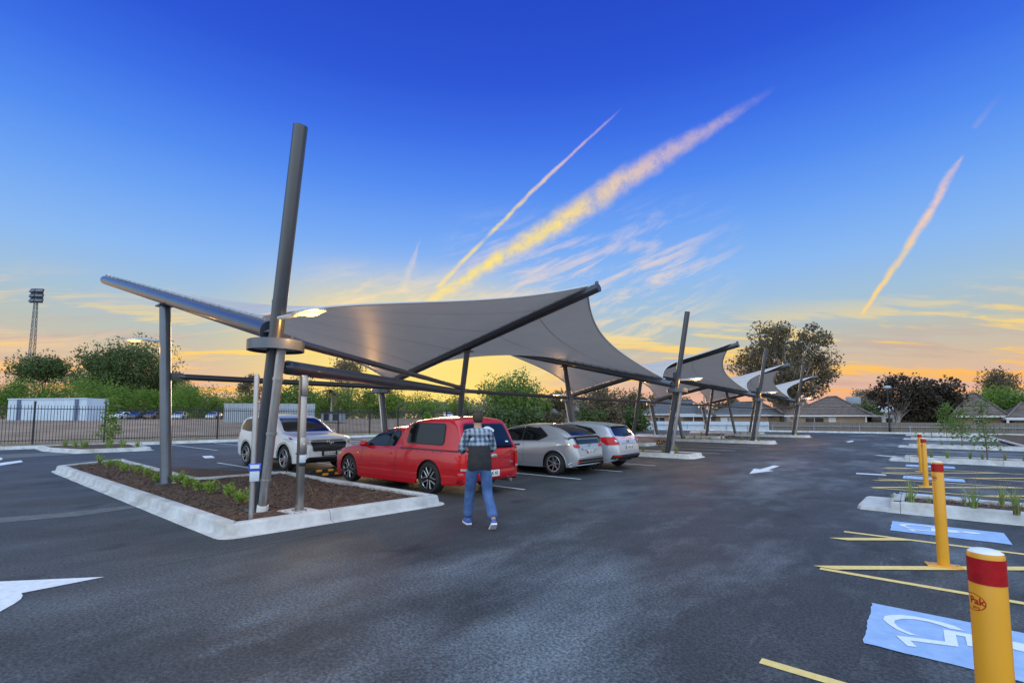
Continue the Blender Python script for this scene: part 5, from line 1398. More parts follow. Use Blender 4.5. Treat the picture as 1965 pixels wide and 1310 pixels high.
skinned('hair', [(0, .140, 1.535), (0, .162, 1.62), (0, .175, 1.68), (0, .188, 1.715)], [(0, 1), (1, 2), (2, 3)], [(.074, .060), (.092, .085), (.090, .098), (.062, .072)], M['hair'], pt)
# shoes
for nm, a, yaw, tilt in (('L', Vector(ankL), .05, 0.0), ('R', Vector(ankR), -.05, -.62)):
    rot = Matrix.Rotation(yaw, 3, 'Z') @ Matrix.Rotation(tilt, 3, 'X'); toe = Vector((a.x, a.y, 0)) if nm == 'L' else Vector((a.x, a.y + .02, .055))
    prof = [(-.075, .036, .055), (-.06, .042, .075), (0, .043, .095), (.07, .047, .075), (.13, .050, .052), (.18, .044, .040), (.205, .024, .028)]
    up_, so_ = MB(), MB()
    rows = []; rows2 = []
    for y, w, h in prof:
        rows.append([toe + rot @ Vector((w * math.cos(q), y, .022 + h * math.sin(q))) for q in [math.pi * k / 12 for k in range(13)]])
        rows2.append([toe + rot @ Vector((x * (w + .004), y, z)) for x, z in ((-1, .026), (-1, .0), (1, .0), (1, .026))])
    up_.grid(rows); up_.face(rows[0]); up_.face(rows[-1]); so_.grid(rows2); so_.face(rows2[0]); so_.face(rows2[-1])
    sh = up_.build('shoe', M['shoe'], pt, smooth=60); so_.build('sole', M['sole'], sh, smooth=30)
# ------------------------------------------------------------------ foliage
M['leaf_bright'] = leafmat('bright_spring_leaf', (.085, .165, .022), (.235, .36, .065), .7, .45)
M['leaf_mid'] = leafmat('mid_green_leaf', (.08, .15, .03), (.19, .29, .07), .8, .4)
M['leaf_pine'] = leafmat('dark_pine_needles', (.06, .095, .032), (.13, .18, .06), .5, .3)
M['leaf_gum'] = leafmat('olive_gum_leaf', (.10, .09, .05), (.21, .165, .10), .5, .35)
M['leaf_sheoak'] = leafmat('brown_sheoak_foliage', (.036, .030, .022), (.092, .074, .052), .5, .25)
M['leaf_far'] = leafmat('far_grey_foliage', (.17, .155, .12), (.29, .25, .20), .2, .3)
M['grassblade'] = leafmat('grass_blade', (.16, .26, .06), (.40, .48, .16), 3, .4)
M['drygrass'] = leafmat('dry_grass_stalk', (.22, .17, .10), (.36, .28, .17), 3, .3)
M['shrubleaf'] = leafmat('shrub_leaf', (.15, .27, .03), (.40, .55, .12), 14, .4)

def leaf(mb, p, d, size, rnd, flat=.5, wide=.45):
    """one small pointed leaf / leaf spray"""
    d = d.normalized(); s = d.cross(Vector((rnd.uniform(-1, 1), rnd.uniform(-1, 1), rnd.uniform(-1, 1))))
    if s.length < 1e-3: s = d.orthogonal()
    s.normalize(); w = size * wide
    mb.face([p - s * w * .35, p + d * size * .55 - s * w, p + d * size * 1.1, p + d * size * .5 + s * w])
def rdir(rnd):
    z = rnd.uniform(-1, 1); a = rnd.uniform(0, 6.2832); q = math.sqrt(1 - z * z)
    return Vector((q * math.cos(a), q * math.sin(a), z))
def make_tree(name, label, loc, h, w, m, bark, seed, blobs=18, leaves=2200, size=.3, trunk=.3, base=.3, shape='round', clump=.30, sep=.42, group=None, bare=0, depthw=None):
    """tapered trunk, limbs, and a crown of leaf clumps with gaps between them; h height, w crown width"""
    rnd = random.Random(seed); t = thing(name, label, 'tree', loc, 0, group); dw = depthw or w
    tb = MB(); lv = MB(); cl = []
    for i in range(blobs):
        for _ in range(40):
            u = rdir(rnd) * rnd.uniform(.25, 1) ** .6
            z = (u.z + 1) / 2
            if shape == 'umbrella': k = .35 + .65 * math.sin(math.pi * min(1, z * .9 + .18)); z = .35 + .65 * z
            elif shape == 'cone': k = max(.14, 1.0 - z * .92)
            elif shape == 'column': k = .8 - .35 * abs(z - .45)
            elif shape == 'open': k = .55 + .6 * z * (1.25 - z)
            else: k = 1.0
            c = Vector((u.x * w / 2 * k * (1 - clump * .6), u.y * dw / 2 * k * (1 - clump * .6), h * base + h * (1 - base) * (z * (1 - clump * .45) + clump * .12)))
            if all((c - q[0]).length > w * clump * sep for q in cl): break
        cl.append((c, w * clump * rnd.uniform(.55, 1.05) * (.75 if shape in ('cone', 'column') else 1)))
    top = Vector((rnd.uniform(-.03, .03) * w, rnd.uniform(-.03, .03) * w, h * (.55 if shape != 'cone' else .9)))
    pts = [Vector((0, 0, -.1)).lerp(top, q) + Vector((rnd.uniform(-1, 1), rnd.uniform(-1, 1), 0)) * trunk * .5 * (0 if q in (0,) else 1) for q in (0, .25, .5, .75, 1)]
    tb.path(pts, [trunk * 1.25, trunk, trunk * .85, trunk * .6, trunk * .25], 9)
    for (c, r_) in cl:
        q = min(.95, max(.2, (c.z / h) * .7 * rnd.uniform(.7, 1.0))); i = min(3, int(q * 4)); a = pts[i].lerp(pts[i + 1], q * 4 - i)
        mid = a.lerp(c, .55) + Vector((0, 0, -.04 * h)) * rnd.uniform(-.2, 1)
        tb.path([a, mid, c], [trunk * .30, trunk * .17, trunk * .05], 5)
        for _ in range(2):
            e = c + rdir(rnd) * r_ * .9; tb.path([mid.lerp(c, .6), e], [trunk * .11, trunk * .03], 4)
    if not bare:
        n = leaves // blobs
        for (c, r_) in cl:
            sub = [(c + rdir(rnd) * r_ * rnd.uniform(.3, .95), r_ * rnd.uniform(.32, .62)) for _ in range(11)]
            for _ in range(n):
                sc, sr = sub[rnd.randrange(11)]; u = rdir(rnd); u.z *= .8
                p = sc + u * sr * rnd.uniform(.35, 1) ** .5
                d = (u * .6 + rdir(rnd) * .9 + Vector((0, 0, -.15)))
                leaf(lv, p, d, size * rnd.uniform(.6, 1.25), rnd)
    tb.build('trunk', bark, t, smooth=60)
    if not bare: lv.build('crown', m, t, smooth=0, normals=False)
    return t
def shrub(name, label, cat, loc, r, h, n, size, m, seed, group=None, part='foliage'):
    rnd = random.Random(seed); t = thing(name, label, cat, loc, 0, group); tb = MB(); lv = MB()
    for k in range(9):
        a = rnd.uniform(0, 6.28); e = Vector((math.cos(a) * r * rnd.uniform(.4, 1), math.sin(a) * r * rnd.uniform(.4, 1), h * rnd.uniform(.45, 1.0)))
        tb.path([(0, 0, -.02), e * .5 + Vector((0, 0, h * .12)), e], [.008, .006, .003], 4)
        for _ in range(n // 9):
            q = rnd.uniform(.35, 1.05); p = e * q + rdir(rnd) * r * .28
            leaf(lv, p, rdir(rnd) + Vector((0, 0, .6)) + e.normalized() * .5, size * rnd.uniform(.6, 1.2), rnd, wide=.38)
    tb.build('stems', M['stem'], t, smooth=60); lv.build(part, m, t, smooth=0, normals=False)
    return t
def tussock(loc, label, h, n, spread, seed, m, group, dry=0, name='grass_tuft'):
    rnd = random.Random(seed); t = thing(name, label, 'grass tuft', loc, 0, group)
    for part, cnt, mm, sc in (('blades', n, m, 1), ('dry_stalks', dry, M['drygrass'], 1.5)):
        if not cnt: continue
        mb = MB()
        for _ in range(cnt):
            a = rnd.uniform(0, 6.28); lean = rnd.uniform(.05, .75) ** 1.3; L = h * sc * rnd.uniform(.5, 1.1); d = Vector((math.cos(a), math.sin(a), 0)); s = Vector((-d.y, d.x, 0)); w = (.009 if sc == 1 else .004) * (1 + h)
            b = d * spread * rnd.uniform(0, .35); rows = []
            for q in (0, .35, .7, 1):
                p = b + d * L * lean * q * q * .9 + Vector((0, 0, L * (q - .28 * lean * q * q))); ww = w * (1 - q) + .0012
                rows.append([p - s * ww, p + s * ww])
            mb.grid(rows)
        mb.build(part, mm, t, smooth=60, normals=False)
    return t
# ---- low shrubs in the front bed, one row on both sides of the left column
def zb(x, y): return G(80 + x * 420 / 1965, 840 + y * 220 / 1029, .13)
SH = [(520, 240), (612, 265), (685, 268), (738, 312), (850, 330), (948, 358), (1040, 392), (1225, 415), (1298, 458), (1420, 478), (1525, 505), (1690, 548), (1795, 596)]
for i, q in enumerate(SH):
    p = zb(*q); p.z = .13
    side = 'left of the grey column' if i < 7 else 'right of the grey column'
    j = i if i < 7 else i - 7
    shrub('low_shrub', 'small green shrub in the front bed, %s of the row %s' % (ORD[j], side), 'shrub', p, .125 + .015 * math.sin(i * 2.1), .25 + .03 * math.cos(i * 1.7), 330 if i > 5 else 260, .036, M['shrubleaf'], 100 + i, 'low green shrubs in the front garden bed')
# ---- dry twigs in the front bed
def zc(x, y): return G(420 + x * 340 / 1485, 720 + y * 300 / 1310, .15)
for i, (a, b, lab) in enumerate([((500, 975), (440, 870), 'leafless forked twig sticking up beside the nearest downpipe'), ((560, 830), (590, 770), 'small bare twig behind the nearest downpipe'), ((790, 1010), (730, 880), 'dry forked twig just right of the square stainless post'),
        ((960, 1040), (1060, 1005), 'pale dry twig lying low on the mulch right of the stainless post'), ((1180, 1000), (1400, 985), 'long curved dry frond lying on the mulch near the ute'), ((172, 900), (172, 800), 'thin dry stalk with a seed head left of the galvanised post'), ((15, 830), (15, 780), 'thin dry stalk at the back of the front garden bed')]):
    rnd = random.Random(300 + i); p = zc(*a); t = thing('dry_twig', lab, 'twig', p, 0, 'dry twigs in the front garden bed'); mb = MB()
    hgt = max(.05, (a[1] - b[1]) / 1310 * 300 * 7.2 / 921); dx = (b[0] - a[0]) / 1485 * 340 * 7.2 / 921
    e = Vector((RT.x * dx, RT.y * dx, hgt)); pts = [Vector((0, 0, -.02)), e * .35 + Vector((rnd.uniform(-.03, .03), 0, .02)), e * .7 + Vector((0, rnd.uniform(-.03, .03), .01)), e]
    mb.path(pts, [.007, .006, .004, .002], 5)
    for q in (.3, .45, .6, .72, .85):
        s = e * q; mb.path([s, s + Vector((rnd.uniform(-.07, .07), rnd.uniform(-.07, .07), rnd.uniform(.02, .10)))], [.004, .0015], 4)
    mb.build('branch', M['drygrass'], t)
# ---- tussocks on the right hand beds
def zr(x, y): return G(1560 + x * 405 / 1965, 870 + y * 140 / 679, .15)
T1 = [((915, 465), .42, 16, 8), ((1165, 440), .26, 9, 4), ((1410, 480), .20, 6, 9), ((1500, 522), .48, 18, 6), ((1762, 486), .36, 22, 2), ((1895, 572), .44, 26, 5), ((1080, 470), .12, 5, 8), ((745, 420), .10, 6, 3)]
N1_ = ['upright green grass clump with dry stalks nearest the pale end of the long kerbed bed', 'short grass wisp just left of the second orange bollard', 'reddish thin grass wisp right of the second orange bollard', 'tall fan shaped green grass clump in the middle of the long kerbed bed',
       'narrow upright dark green grass clump at the back of the long kerbed bed', 'broad green grass clump at the right edge of the photo', 'straggle of dry grass in the mulch left of the second bollard', 'flat wisp of grass by the pale end kerb of the long bed']
for i, (q, h, n, dry) in enumerate(T1):
    tussock(zr(*q), N1_[i], h, n, .12, 400 + i, M['grassblade'], 'grass tufts in the long kerbed bed', dry)
k = 0
for bi, (a, b) in enumerate(RB[1:]):
    rnd = random.Random(77 + bi); xs = [-.1 + .46 * j + rnd.uniform(-.12, .12) for j in range(10 if bi == 0 else 8)]
    for j, x in enumerate(xs):
        if x > 3.8: continue
        tussock((x, (a + b) / 2 + rnd.uniform(-.3, .3), .14), 'thin grass tuft, %s from the left in the %s right hand bed' % (ORD[j], ORD[bi + 1]), rnd.uniform(.22, .36), 22 if bi == 0 else 16, .12, 430 + 20 * bi + j, M['grassblade'], 'grass tufts in the farther kerbed beds', 9)
for fi, (y, x0, x1, n) in enumerate([(19.45, -7.4, -12.0, 7), (32.9, -7.4, -12.6, 9), (45.4, -7.4, -12.6, 7), (26.2, -13.5, -18.0, 7), (39.1, -12, -18, 6)]):
    rnd = random.Random(900 + fi)
    for j in range(n):
        x = x0 + (x1 - x0) * (j + .3) / n + rnd.uniform(-.1, .1)
        tussock((x, y + rnd.uniform(-.45, .45), .14), 'green strappy tuft, %s from the right in the bed of the %s' % (ORD[j], ['second tall mast', 'third tall mast', 'farthest tall mast', 'second back mast', 'third back mast'][fi]), rnd.uniform(.26, .42), 26, .14, 950 + 20 * fi + j, M['grassblade'], 'strappy green tufts at the mast feet', 2)
# ---- young trees
def sapling(loc, label, h, seed, w=1.2, leaves=520, size=.085, m='leaf_mid', lean=0, low=.18, group='slim young trees in the kerbed beds'):
    rnd = random.Random(seed); t = thing('young_tree', label, 'tree', loc, 0, group); tb = MB(); lv = MB()
    pts = [Vector((lean * q + .03 * math.sin(5 * q + seed), .03 * math.cos(4 * q + seed), -.05 + h * q)) for q in (0, .2, .4, .6, .8, 1)]
    tb.path(pts, [.024, .021, .018, .014, .010, .004], 7)
    n = 20
    for k in range(n):
        q = low + (1 - low) * k / n; i = min(4, int(q * 5)); a = pts[i].lerp(pts[i + 1], q * 5 - i); ang = k * 2.4 + rnd.uniform(-.4, .4); L = w / 2 * (1.15 - .75 * q) * rnd.uniform(.6, 1.15)
        e = a + Vector((math.cos(ang) * L, math.sin(ang) * L, L * rnd.uniform(.2, .7))); tb.path([a, a.lerp(e, .5) + Vector((0, 0, .02)), e], [.009, .006, .002], 4)
        for _ in range(leaves // n):
            p = a.lerp(e, rnd.uniform(.35, 1.05)) + rdir(rnd) * .13 * w; leaf(lv, p, rdir(rnd) + Vector((0, 0, -.2)), size * rnd.uniform(.6, 1.2), rnd, wide=.4)
    tb.build('trunk', M['stem'], t, smooth=60); lv.build('crown', M[m], t, smooth=0, normals=False)
    return t
sapling((1.75, 23.3, .14), 'tallest slim young tree, standing in the second kerbed bed on the right', 2.1, 1, 1.0, 420, .085)
sapling((1.70, 34.1, .14), 'middle slim young tree with arching leaves in front of the brown fence', 1.95, 2, 1.15, 420, .11)
sapling((1.55, 46.1, .14), 'leftmost slim young tree, bushy, before the dark sheoaks', 2.4, 3, 1.5, 620, .14)
p = G(197, 853, .1); sapling((-31.2, 5.55, .12), 'bright leafy sapling in the kerbed bed before the black fence', 2.55, 4, 1.1, 560, .13, 'leaf_bright', lean=-.15, low=.12)
rnd = random.Random(5)
for j, (x, y) in enumerate([(-33.6, 4.2), (-32.9, 4.5), (-32.2, 4.8), (-31.6, 4.6), (-30.3, 5.4), (-29.7, 5.8), (-29.2, 6.3), (-31.8, 6.2), (-33.0, 5.9)]):
    tussock((x, y, .14), 'yellow green weed clump, %s around the sapling bed by the black fence' % ORD[j], .46, 46, .42, 640 + j, M['grassblade'], 'weed clumps around the sapling by the fence', 6, 'weed_clump')
# ------------------------------------------------------------------ black tubular fence
t = thing('black_fence', 'long black tubular steel fence between the car park and the bare paddock', 'fence', (-38.0, 3.4, .1))
ys_ = [3.4 + 3.1 * k for k in range(-6, 20)]
for i, y in enumerate(ys_):
    zb_ = .1
    mb = MB(); mb.box((-38, y, zb_ + 1.15), (.09, .09, 2.5)); mb.box((-38, y, zb_ + 2.41), (.11, .11, .04)); mb.build('post', M['fence'], t, world=True, smooth=0)
    if i + 1 < len(ys_):
        mb = MB()
        for z in (.22, 2.0): mb.box((-38, y + 1.55, zb_ + z), (.045, 3.0, .045))
        for k in range(1, 23):
            yy = y + 3.1 * k / 23; mb.box((-38, yy, zb_ + 1.14), (.024, .024, 2.14))
        mb.build('panel', M['fence'], t, world=True, smooth=0)
def XP(px, Y0):
    d = ray(px, HY); return d.x / d.y * Y0
def corrugated(mb, a, b, z0, z1, pitch=.25, depth=.05):
    a, b = Vector((a[0], a[1], 0)), Vector((b[0], b[1], 0)); L = (b - a).length; d = (b - a) / L; n = Vector((-d.y, d.x, 0)); k = int(L / pitch); rows = []
    for i in range(k + 1):
        for q, o in ((0, 0), (.3, 0), (.5, depth), (.8, depth)):
            s = (i + q) * pitch
            if s > L: continue
            p = a + d * s + n * o; rows.append([p + Vector((0, 0, z0)), p + Vector((0, 0, z1))])
    mb.grid(rows)
M['container'] = mat('pale_blue_container_paint', (.50, .60, .72), .6, var=.08, vscale=1.5)
M['container_dark'] = mat('dark_blue_container_stripe', (.08, .12, .22), .6)
M['greysheet'] = mat('weathered_grey_sheet', (.30, .34, .39), .6, var=.15, vscale=1.2)
M['whitesheet'] = mat('pale_fence_sheet', (.55, .64, .74), .55, var=.06, vscale=.6)
M['brownsheet'] = mat('brown_grey_fence_sheet', (.17, .145, .12), .75, color2=(.235, .20, .17), vscale=3, stretch=(1, 1, .1))
M['window'] = mat('dark_house_window', (.02, .024, .03), .08, spec=.8)
def rail_fence(name, label, x0, x1, y, h, m, post_m, gap, tops):
    t = thing(name, label, 'fence', ((x0 + x1) / 2, y, 0)); mb = MB(); corrugated(mb, (x1, y), (x0, y), .0, h, .19, .03); mb.build('sheets', m, t, world=True, smooth=0, normals=False)
    mb = MB(); mb.box(((x0 + x1) / 2, y - .10, h * .60), (x1 - x0, .05, .07)); mb.build('rail', post_m, t, world=True, smooth=0)
    x = x0 + .3
    while x < x1:
        mb = MB(); mb.box((x, y - .075, h * .36), (.08, .06, h * .72)); mb.build('post', post_m, t, world=True, smooth=0); x += gap
rail_fence('sheet_fence', 'pale blue sheet metal fence across the far end behind the canopy posts', -37.5, -13.3, 62.4, 1.12, M['whitesheet'], M['greysheet'], 2.4, 0)
rail_fence('sheet_fence', 'brown grey sheet fence with a pale rail before the tiled houses', -13.2, 34, 62.4, 1.12, M['brownsheet'], M['greysheet'], 4.1, 0)

# ------------------------------------------------------------------ things in the paddock
def face_dir(p):
    d = Vector((-p.x, -p.y, 0)); return d.normalized()
a, b = AT(13, 56), AT(166, 54); z0 = 1.1; z1 = ZAT(764, 55)
t = thing('shipping_container', 'long pale blue container with two dark blue upright stripes behind the black fence', 'container', ((a + b) / 2).to_tuple()[:2] + (z0,))
d = (b - a).normalized(); n = Vector((d.y, -d.x, 0)); n = n if n.dot(face_dir(a)) > 0 else -n
mb = MB(); c = (a + b) / 2 - n * 1.22; L = (b - a).length; ang = math.atan2(d.y, d.x)
mb.box(c + Vector((0, 0, (z0 + z1) / 2)), (L - .04, 2.4, z1 - z0 - .02), rz=ang); corrugated(mb, (b + n * .012)[:2], (a + n * .012)[:2], z0 + .1, z1 - .08, .28, -.05 if True else .05)
for z in (z0 + .06, z1 - .05): mb.box((a + b) / 2 + n * .03 + Vector((0, 0, z)), (L, .10, .12), rz=ang)
mb.build('shell', M['container'], t, world=True, smooth=0)
for q in (.15, .875):
    mb = MB(); p = a.lerp(b, q); mb.box(p + n * .075 + Vector((0, 0, (z0 + z1) / 2)), (.52, .02, z1 - z0 - .2), rz=ang); mb.build('stripe', M['container_dark'], t, world=True, smooth=0)
a, b = AT(428, 60), AT(604, 62); t = thing('sheet_fence', 'grey corrugated sheet wall in the paddock behind the white car', 'fence', ((a + b) / 2).to_tuple()); mb = MB(); corrugated(mb, b[:2], a[:2], .9, ZAT(774, 61), .5, .08); mb.build('sheets', M['greysheet'], t, world=True, smooth=0, normals=False)
p = AT(640, 66); t = thing('low_shed', 'low dark shed with a flat roof beside the grey sheet wall in the paddock', 'shed', (p.x, p.y, 1.2)); rz = YAW
mb = MB(); mb.box((0, 0, .5), (2.6, 2, 1.1), rz=rz); mb.build('wall', M['greysheet'], t, smooth=0)
mb = MB(); mb.box((0, 0, 1.1), (2.9, 2.4, .12), rz=rz); mb.build('roof', M['fence'], t, smooth=0)
mb = MB()
for k in (-1, 1): mb.box(Vector((RT.x * .6 * k, RT.y * .6 * k, .55)) - FW * 1.02, (.7, .06, .9), rz=rz)
mb.build('door', M['fence'], t, smooth=0)
# cars parked on the far side of the paddock
def far_car(label, px, depth, rz, paint_m, z):
    sp = dict(civ); sp['wheels'] = (.95, 3.45)
    p = AT(px, depth); t = thing('distant_car', label, 'car', (p.x, p.y, z), rz, 'cars parked beyond the paddock'); mb = shell(sp, 0, sp['L']); bv = BVHTree.FromBMesh(mb.bm)
    for v in mb.bm.verts: v.co.x -= 2.1
    mb.build('body', paint_m, t, smooth=32, merge=.0004)
    def sh(o): o.data.transform(Matrix.Translation((-2.1, 0, 0)))
    for v in ('side-', 'side+'): sh(put(t, 'side_window', bv, [(1.3, .93), (2.95, .95), (3.1, 1.2), (2.4, 1.34), (1.95, 1.3), (1.5, 1.12)], v, M['glass'], .01))
    sh(put(t, 'windscreen', bv, [(-.66, 1.02), (.66, 1.02), (.54, 1.34), (-.54, 1.34)], 'front', M['glass'], .01)); sh(put(t, 'rear_window', bv, [(-.6, 1.1), (.6, 1.1), (.5, 1.36), (-.5, 1.36)], 'rear', M['glass'], .01))
    for xw in sp['wheels']:
        for s in (-1, 1):
            mb = MB(); rot = Matrix.Rotation(R(-90 * s), 3, 'X'); mb.lathe([(0, -.1), (.32, -.1), (.32, .1), (.22, .11), (.20, .08), (0, .07)], (xw - 2.1, s * .78, .32), rot, 16); mb.build('wheel', M['rubber'], t)
    return t
M['navy'] = mat('dark_blue_car_paint', (.02, .03, .06), .3, coat=1); M['bronze'] = mat('brown_car_paint', (.10, .06, .045), .35, coat=1)
far_car('silver car beyond the paddock, left of the white ones behind the leafy sapling', 172, 88, 2.2, M['silver'], 1.25)
far_car('white car beyond the paddock seen through the black fence beside the leafy sapling', 205, 86, 2.3, M['white'], 1.25)
far_car('second white car beyond the paddock, just right of the fence post', 232, 87, 2.4, M['white'], 1.25)
far_car('dark blue car beyond the paddock, right of the white cars', 262, 86, 2.5, M['navy'], 1.25)
far_car('brown car beyond the paddock, partly behind the left canopy column', 294, 88, 2.4, M['bronze'], 1.25)
far_car('pale silver car beyond the paddock, just right of the left canopy column', 345, 89, 2.6, M['silver2'], 1.25)
far_car('distant silver car beyond the paddock, near the grey sheet wall', 410, 90, 2.5, M['silver'], 1.25)
far_car('white vehicle far beyond the paddock, seen above the red ute', 860, 98, 2.5, M['white'], 1.3)

# ------------------------------------------------------------------ houses past the far fence
def house(name, label, px0, px1, Y0, ze, zr, deep, wall, roof, ridge=.45, win=(), gable=None):
    x0, x1 = XP(px0, Y0), XP(px1, Y0); base = -.75; ov = .5
    t = thing(name, label, 'house', ((x0 + x1) / 2, Y0 + deep / 2, base))
    mb = MB(); mb.box(((x0 + x1) / 2, Y0 + deep / 2, (base + ze) / 2), (x1 - x0, deep, ze - base)); mb.build('wall', wall, t, world=True, smooth=0)
    mb = MB(); X0, X1, Ya, Yb = x0 - ov, x1 + ov, Y0 - ov, Y0 + deep + ov; xm = (X0 + X1) / 2; rl = (X1 - X0) * ridge / 2; ym = (Ya + Yb) / 2
    n = 14
    def sheet(p00, p10, p01, p11):      # tiled slope with stepped courses
        rows = []
        for i in range(n):
            for e, dz in ((0, .05), (1, .0)):
                q = (i + e) / n; rows.append([Vector(p00).lerp(Vector(p01), q) + Vector((0, 0, dz)), Vector(p10).lerp(Vector(p11), q) + Vector((0, 0, dz))])
        mb.grid(rows)
    R0, R1 = (xm - rl, ym, zr), (xm + rl, ym, zr)
    sheet((X0, Ya, ze), (X1, Ya, ze), R0, R1); sheet((X1, Yb, ze), (X0, Yb, ze), R1, R0)
    sheet((X0, Yb, ze), (X0, Ya, ze), R0, R0); sheet((X1, Ya, ze), (X1, Yb, ze), R1, R1)
    mb.face([(X0, Ya, ze - .01), (X1, Ya, ze - .01), (X1, Yb, ze - .01), (X0, Yb, ze - .01)])
    rf = mb.build('roof', roof, t, world=True, smooth=0, merge=.001)
    mb = MB()
    for a_, b_ in (((X0, Ya, ze + .03), R0), ((X1, Ya, ze + .03), R1), (R0, R1)): mb.path([Vector(a_) + Vector((0, 0, .05)), Vector(b_) + Vector((0, 0, .08))], .09, 6)
    q = mb.build('ridge_cap', roof, rf); q.data.transform(Matrix.Translation(-Vector(t.location)))
    mb = MB(); mb.box((xm, Ya - .03, ze - .04), (X1 - X0 + .1, .10, .16)); mb.box((X0 - .03, ym, ze - .04), (.1, Yb - Ya, .16)); mb.box((X1 + .03, ym, ze - .04), (.1, Yb - Ya, .16)); mb.build('gutter', M['white_trim'], t, world=True, smooth=0)
    for k, (a_, b_, z0, z1, mm) in enumerate(win):
        xa, xb = XP(a_, Y0), XP(b_, Y0); mb = MB(); mb.box(((xa + xb) / 2, Y0 - .03, (z0 + z1) / 2), (xb - xa, .08, z1 - z0)); f_ = mb.build('window', mm, t, world=True, smooth=0)
        mb = MB(); mb.box(((xa + xb) / 2, Y0 - .06, z1 + .03), (xb - xa + .12, .1, .07)); mb.box(((xa + xb) / 2, Y0 - .06, (z0 + z1) / 2), (.05, .09, z1 - z0)); q = mb.build('frame', M['white_trim'], f_); q.data.transform(Matrix.Translation(-Vector(t.location)))
    return t, (X0, X1, Ya, Yb)
HB = house('brick_house', 'pale brick house with a brown tiled hip roof right of the last mast', 1516, 1662, 68, 1.85, 4.25, 12, M['brick_pale'], M['tile_brown'], .10, [(1546, 1580, .2, 1.6, M['window']), (1590, 1604, .2, 1.6, M['white_trim'])])
x = XP(1610, 74); mb = MB(); mb.box((x + 1.5, 75, 3.75), (1.5, 1.2, .9), bev=.05); mb.box((x + 1.5, 75, 4.22), (1.3, 1.0, .08)); q = mb.build('roof_cooler', M['greysheet'], HB[0], world=True)
HA = house('brick_house', 'long brick house with a grey tiled roof behind the canopy posts', 1236, 1330, 76, 2.15, 4.5, 9, M['brick'], M['tile_grey'], .5, [(1255, 1275, .3, 1.7, M['window'])])
house('brick_house', 'brick house with a low grey hip roof and pale door behind the third mast', 1372, 1474, 74, 1.95, 3.9, 9, M['brick'], M['tile_grey'], .45, [(1383, 1396, -.2, 1.6, M['white_trim']), (1398, 1404, .2, 1.6, M['greysheet'])])
xa, xb = XP(1298, 72), XP(1368, 72); t = thing('carport', 'low carport with a pale blue edge board between the two grey roofed houses', 'carport', ((xa + xb) / 2, 72, -.7))
mb = MB(); mb.box(((xa + xb) / 2, 73.5, 1.95), (xb - xa, 4, .12)); mb.build('roof', M['tile_grey'], t, world=True, smooth=0)
mb = MB(); mb.box(((xa + xb) / 2, 71.45, 1.85), (xb - xa + .1, .08, .24)); mb.build('edge_board', M['whitesheet'], t, world=True, smooth=0)
mb = MB(); mb.box(((xa + xb) / 2, 74.5, .6), (xb - xa - .3, .2, 2.3)); mb.build('wall', M['brick'], t, world=True, smooth=0)
for q in (0.05, .5, .95):
    mb = MB(); mb.box((xa + (xb - xa) * q, 71.7, .55), (.1, .1, 2.4)); mb.build('post', M['white_trim'], t, world=True, smooth=0)
house('brick_house', 'house with a tan tiled roof half hidden behind the dark sheoaks', 1716, 1800, 70, 1.85, 3.5, 9, M['brick_pale'], M['tile_brown'], .4, [(1735, 1750, .2, 1.5, M['window'])])
house('brick_house', 'house with a brown tiled roof right of the dark sheoaks', 1838, 1922, 66, 1.75, 4.1, 10, M['brick'], M['tile_brown'], .12, [(1868, 1886, .2, 1.4, M['window'])])
house('brick_house', 'house with a grey brown roof at the right edge of the photo', 1945, 2060, 64, 1.55, 3.0, 10, M['brick'], M['tile_brown'], .3)
for (a_, b_, Y0, z, lab) in ((1660, 1696, 68, 1.78, 'flat white verandah roof on the right end of the pale brick house'), (1696, 1716, 67, 1.62, 'small white porch between the pale brick house and the sheoaks'), (1930, 1975, 63.6, 1.45, 'white verandah with square posts at the right edge of the photo')):
    xa, xb = XP(a_, Y0), XP(b_, Y0); t = thing('verandah', lab, 'verandah', ((xa + xb) / 2, Y0, -.7)); mb = MB(); mb.box(((xa + xb) / 2, Y0 + 1.6, z), (xb - xa, 4.0, .16)); mb.build('roof', M['roof_sheet'], t, world=True, smooth=0)
    mb = MB(); mb.box(((xa + xb) / 2, Y0 + 3.7, z / 2 - .4), (xb - xa - .1, .15, z + .7)); mb.build('back_wall', M['window'], t, world=True, smooth=0)
    for q in (.06, .94):
        mb = MB(); mb.box((xa + (xb - xa) * q, Y0 - .25, (z - .8) / 2), (.17, .17, z + .75)); mb.build('post', M['white_trim'], t, world=True, smooth=0)
# far roofs seen between the trees
for px, w_, dp, yt, yb, lab, rm in ((1057, 38, 95, 784, 797, 'small distant house with a grey roof behind the silver hatchback', 'tile_grey'), (866, 60, 120, 775, 787, 'distant house with a reddish brown roof above the red ute', 'tile_brown'), (1700, 30, 105, 775, 792, 'distant pale roofed house behind the street lamp', 'roof_sheet')):
    p = AT(px, dp); z0 = ZAT(yb, dp); z1 = ZAT(yt, dp); ww = w_ / 921 * dp; t = thing('distant_house', lab, 'house', (p.x, p.y, -.5))
    mb = MB(); mb.box((p.x, p.y, (z0 - .5) / 2), (ww * .9, 6, z0 + .5), rz=YAW); mb.build('wall', M['brick_pale'], t, world=True, smooth=0)
    mb = MB(); m3 = Matrix.Rotation(YAW, 3, 'Z'); q = [Vector((p.x, p.y, 0)) + m3 @ Vector(v) for v in ((-ww / 2, -3.5, z0), (ww / 2, -3.5, z0), (ww / 2, 3.5, z0), (-ww / 2, 3.5, z0), (-ww * .2, 0, z1), (ww * .2, 0, z1))]
    for f in ((0, 1, 5, 4), (1, 2, 5), (2, 3, 4, 5), (3, 0, 4)): mb.face([q[i] for i in f])
    mb.build('roof', M[rm], t, world=True, smooth=0)

